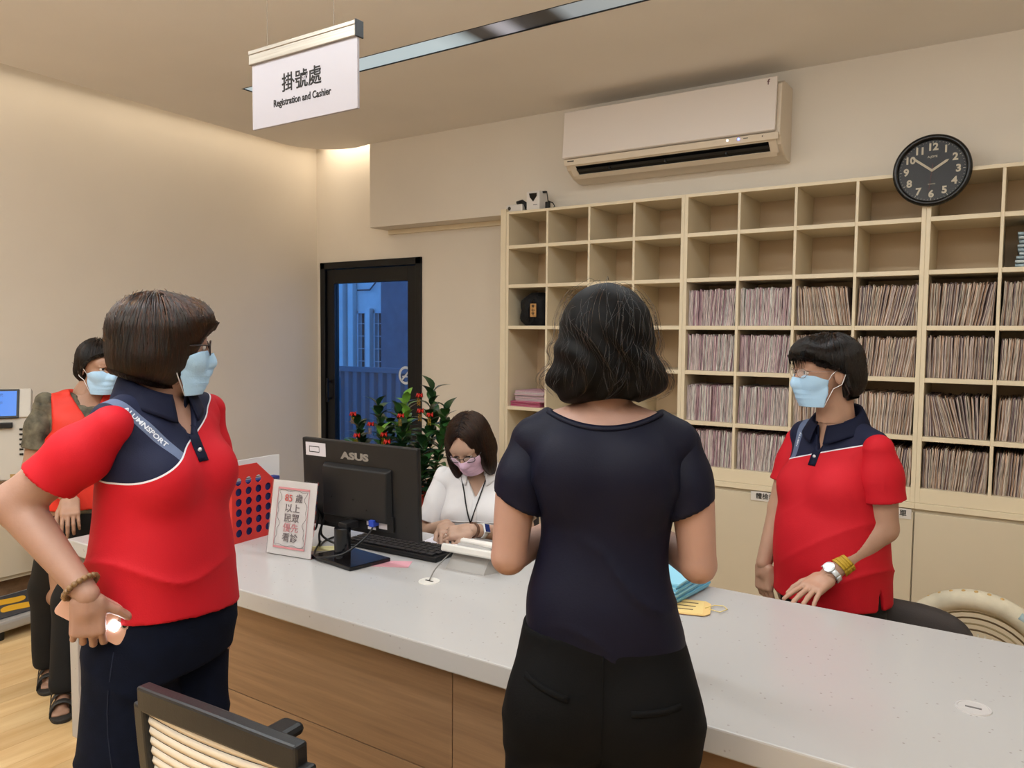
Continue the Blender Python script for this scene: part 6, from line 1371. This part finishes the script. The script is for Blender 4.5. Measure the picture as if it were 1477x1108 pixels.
    def hf(p):
        ax_=np.abs(p[:,0]); ym=np.interp(p[:,2],[-.2,-.10,0,.04,.07,.09],[.06,.062,.070,.088,.105,.2]); d=np.maximum(hb(p),(p[:,1]-ym)*.8); d=ss(d,ell((0,.10,-.045),(.056,.13,.12))(p),.012); return np.maximum(d,(-.16-p[:,2]))
    Mh=m4(hc,headR(-112,.50,.10),.97); V,Q=surf(hf,(-.13,-.15,-.20),(.13,.14,.15),.005); hp=npmesh('hair',V*.98,Q,mat('hair_base_e','#150b08',.6,spec=.2),P); hp.matrix_local=Mh
    def fl(p):
        v=np.stack([np.sign(p[:,0]+.004)*.9*np.clip(.075-np.abs(p[:,0]),0,1)*12,.15*np.ones(len(p)),-np.ones(len(p))*.8],1); return v.astype(np.float32)
    strands('hair_strands',hf,Matrix.Identity(4),hp,mh,4200,lambda p:(p[:,2]+.05*np.sin(p@A_(913,711,517))>.0),fl,lambda p:(p[:,2]<-.175),seg=30,rad=.0006,off=(-.002,.003),curl=.22,seed=8)
    return P

# ---------------------------------------------------------------- volunteer in red vest, far left
def woman_vest():
    P=thing('person','masked woman in bright red vest standing behind the left polo woman','person',(-3.25,1.72,0),1.084)
    R,F=own(-80); ms=sk('b','#a07a64'); C0=np.array([-.015,0,0]); o=lambda s,f,z: tuple(C0+R*s+F*f+np.array([0,0,z])); MF=frame(R,F)
    hR=headR(-66,.10); hc=(.045,-.02,1.378); s=.95
    S=o(.150,0,1.215); E=o(.195,-.01,.97); W=o(.09,.16,.86); S2=o(-.150,0,1.215); E2=o(-.19,0,.97); W2_=o(-.05,.17,.82)
    sh=[(.78,0,0,.165,.128),(.90,0,0,.160,.125),(1.0,0,0,.155,.120),(1.12,0,0,.152,.112),(1.19,0,-.002,.148,.092),(1.235,0,-.005,.105,.064),(1.268,0,-.008,.066,.054)]
    base=union([loft(sh,2.3,MF,A_(*C0)),(cone(o(.06,0,1.235),S,.036,.045),.03),(cone(o(-.06,0,1.235),S2,.036,.045),.03)],.02); nk=cone(o(0,.012,1.20),(.030,0,1.42),.050,.056)
    st=base; SL1=Sleeve(S,E,.049,.056,.17,.004,1); SL2=Sleeve(S2,E2,.049,.056,.17,.004,2)
    tor=[(.72,0,0,.15,.11),(.85,0,0,.15,.115),(1.0,0,0,.14,.105),(1.12,0,0,.14,.10),(1.22,0,0,.13,.07),(1.26,0,0,.08,.05)]
    body=union([clip(loft(tor,2.3,MF,A_(*C0)),st,m_=.012),(cone(o(0,0,1.22),(.030,0,1.33),.048,.046),.03),(clip(cone(o(.03,0,1.245),S,.028,.036),st,m_=.012),.01),(clip(cone(o(-.03,0,1.245),S2,.028,.036),st,m_=.012),.01),(SL1.arm(cone(S,E,.043,.037),st),.012),(cone(E,W,.037,.025),.012),(SL2.arm(cone(S2,E2,.043,.037),st),.012),(cone(E2,W2_,.037,.025),.012)]
        +[(cone(o(sd*.085,0,.76),o(sd*.085,0,.42),.085,.058),.03) for sd in (-1,1)]+[(cone((-.180,.17,.40),(-.182,.17,.07),.045,.034),.02),(cone((-.09,-.10,.40),(-.115,-.13,.07),.045,.034),.02),(cone(o(.085,0,.42),(-.180,.17,.40),.058,.045),.02),(cone(o(-.085,0,.42),(-.09,-.10,.40),.058,.045),.02),
          (cone((-.185,.19,.045),(-.178,.10,.026),.030,.026),.02),(cone((-.118,-.11,.045),(-.128,-.20,.026),.030,.026),.02)],.03)
    toes=[]
    for (cx,cy,dx) in ((-.178,.085,0),(-.128,-.215,0)):
        for k in range(5): toes.append((cone((cx-.022+.011*k,cy,.024),(cx-.024+.012*k,cy-.028+.004*abs(k-1.5),.018),.009,.008 if k else .0085),.004))
    parts=[surf(union([body]+toes,.01),(-.30,-.28,-.005),(.26,.28,1.34),.008),surf(union([placed(HEAD,hc,hR,s),(cone(o(0,0,1.26),(.030,0,1.33),.048,.046),.02)],.02),(-.09,-.16,1.24),(.18,.10,1.50),.0055)]
    for (w_,dd,si) in ((W,(.0,-.6,-.5),1),(W2_,(-.2,-.6,-.4),-1)):
        hp=hand_prims(w_,dd,(0,-.6,.7),si,(.4,.45,.5,.5),.05,(.5,.3,.3),.95); parts.append(surf(union(hp,.006),tuple(np.array(w_)-[.12,.2,.16]),tuple(np.array(w_)+[.12,.04,.08]),.005))
    joined('body',parts,ms,P); eyes(P,hc,hR,s,closed=True)
    tr=union([loft([(.66,0,0,.155,.115),(.74,0,0,.16,.12),(.86,0,0,.15,.115)],2.3,MF,A_(*C0)),(cone(o(.085,0,.72),(-.165,.12,.42),.092,.078),.03),(cone((-.165,.12,.42),(-.182,.165,.10),.078,.060),.03),(cone(o(-.085,0,.72),(-.075,-.075,.42),.092,.078),.03),(cone((-.075,-.075,.42),(-.110,-.125,.10),.078,.060),.03)],.02)
    sdfobj('trousers',lambda p: np.maximum(tr(p)+folds(p,.003,20,2),np.maximum(.075-p[:,2],p[:,2]-.9)),(-.28,-.24,.05),(.22,.28,.93),.010,mat('black_cotton','#09090b',.85),P)
    # camouflage shirt under the vest
    camo=mat('camouflage_cloth','#5b5546',.85,noise=(22,.75),bump=(200,.08)); mv=mat('vest_red','#cf2a18',.6,bump=(200,.06))
    def shf(p): d=ss(base(p)+.005+folds(p,.003,20,1),nk(p),.006); return np.maximum(d,.765-p[:,2])
    shirt=sdfobj('camouflage_shirt',shf,(-.24,-.2,.73),(.22,.2,1.30),.008,camo,P)
    SL1.build(camo,shirt,.006); SL2.build(camo,shirt,.006)
    Rv=A_(*R); C0v=A_(*C0); Fv=A_(*F)
    def vf(p):
        q=p-C0v; sv=q@Rv; fv=q@Fv; d=base(p)-.007+folds(p,.0025,16,1); d=ss(d,nk(p)-.004,.006); d=np.maximum(d,np.abs(sv)-np.interp(p[:,2],[.7,1.05,1.12,1.27],[.2,.19,.132,.128])); op=np.maximum(np.abs(sv)-np.clip((p[:,2]-1.13)*.45,0,.06),-fv); d=np.where(p[:,2]>1.13,np.maximum(d,-op),d); return np.maximum(d,.80-p[:,2])
    sdfobj('red_vest',vf,(-.24,-.2,.77),(.22,.2,1.31),.007,mv,P)
    ln=thing  # lanyard card
    G().box(-.03,.03,-.004,.0,-.04,.04,0,T(.03,-.145,1.0)).build('name_badge',mat('badge_yellow','#d9b94a',.6),P,bevel=.002)
    # sandals
    msd=mat('sandal_dark','#2b2826',.6,noise=(40,.3))
    for (cx,cy) in ((-.180,.13),(-.123,-.165)):
        g=G(); out=[(cx+.046*math.copysign(abs(math.cos(a))**.75,math.cos(a))*(1-.12*math.sin(a)),cy-.005+.115*math.sin(a)) for a in [2*PI*k/28 for k in range(28)]]; g.prism(out,0,.016); sd_=g.build('sandal',msd,P,bevel=.004)
        for yy,hh,wd in ((-.055,.052,.018),(-.005,.066,.016),(.055,.085,.014)):
            G().grid(lambda u,v,cx=cx,cy=cy,yy=yy,hh=hh,wd=wd:(cx+.043*math.cos(PI*u),cy+yy+wd*(v-.5)*2+.01*math.sin(PI*u),.010+hh*math.sin(PI*u)**.8),16,2).build('strap',msd,sd_,smooth=True,solid=.004)
    face_mask(P,hc,hR,s,m_mblue,m_loop)
    mh=hair_mat('hair_black_b','','',.3,1.0,.2); hb=union([ell((0,-.014,.030),(.088,.106,.090)),(ell((0,-.040,-.025),(.086,.078,.060)),.03)],.02)
    def hf(p):
        ym=np.interp(p[:,2],[-.1,-.05,0,.04,.065,.08],[-.02,-.005,.012,.05,.085,.2]); d=np.maximum(hb(p),(p[:,1]-ym)*.8); d=ss(d,ell((0,.10,-.04),(.060,.11,.10))(p),.01); return np.maximum(d,-.070-p[:,2])
    Mh=m4(hc,hR,.97); V,Q=surf(hf,(-.12,-.15,-.12),(.12,.14,.15),.006); hp=npmesh('hair',V*.98,Q,mat('hair_base_b','#030303',.6,spec=.15),P); hp.matrix_local=Mh
    strands('hair_strands',hf,Matrix.Identity(4),hp,mh,2500,lambda p:(p[:,2]+.05*np.sin(p@A_(913,711,517))>.0),base_flow((.0,-.02,.125),.8),lambda p:(p[:,2]<np.interp(p[:,1],[-.12,-.04,.0,.05,.08],[-.078,-.08,-.05,.03,.055])),seg=20,rad=.0007,off=(-.002,.003),curl=.15,seed=11)
    return P
woman_black(); woman_red_left(); woman_red_right(); woman_seated(); woman_vest()
# small gold patterned bag held in front by the woman in black
gb=thing('patterned_pouch','small gold patterned pouch standing on the counter before the woman in black','bag',(-.66,1.58,.755),.3)
def gbf(u,v):
    a=2*PI*u; r=.055*(math.sin(PI*min(1,.12+.80*v))**.5); return (r*1.3*math.cos(a),r*.7*math.sin(a)+.004*math.sin(9*a),.14*v)
G().grid(gbf,28,12).build('pouch_body',mat('gold_pattern','#8f8054',.4,metal=.35,noise=(70,.6),bump=(60,.6)),gb,smooth=True)
# office chair of the seated woman
def task_chair(loc,rz,label):
    ch=thing('task_chair',label,'chair',loc,rz); mf=m_blackp
    sup=lambda a,b,n=32:[(a*math.copysign(abs(math.cos(2*PI*k/n))**.5,math.cos(2*PI*k/n)),b*math.copysign(abs(math.sin(2*PI*k/n))**.5,math.sin(2*PI*k/n))) for k in range(n)]
    G().prism(sup(.22,.21),.345,.405).build('seat',m_pad,ch,bevel=.014); G().box(-.2,.2,-.265,-.235,.46,.80).build('backrest',m_pad,ch,bevel=.012); G().box(-.03,.03,-.29,-.266,.33,.62).box(-.03,.03,-.29,-.1,.315,.344).build('back_support',mf,ch)
    G().tube([(0,0,.344),(0,0,.09)],.025,12).build('gas_column',m_black,ch,smooth=True)
    for k in range(5):
        a=2*PI*k/5; leg=G().tube([(.02*math.cos(a),.02*math.sin(a),.10),(.26*math.cos(a),.26*math.sin(a),.07)],[.022,.014],8).build('base_leg',m_black,ch,smooth=True)
        G().lathe([(.0001,-.01),(.024,-.01),(.026,0),(.024,.01),(.0001,.01)],14,0,T(.26*math.cos(a),.26*math.sin(a),.0265,a+PI/2,0,PI/2),closed=False).tube([(.26*math.cos(a),.26*math.sin(a),.03),(.26*math.cos(a),.26*math.sin(a),.07)],.008,6).build('caster',m_blackp,leg,smooth=True)
    return ch
task_chair((-1.87,2.66,0),.652+PI-.17,'dark office chair under the seated woman in white')
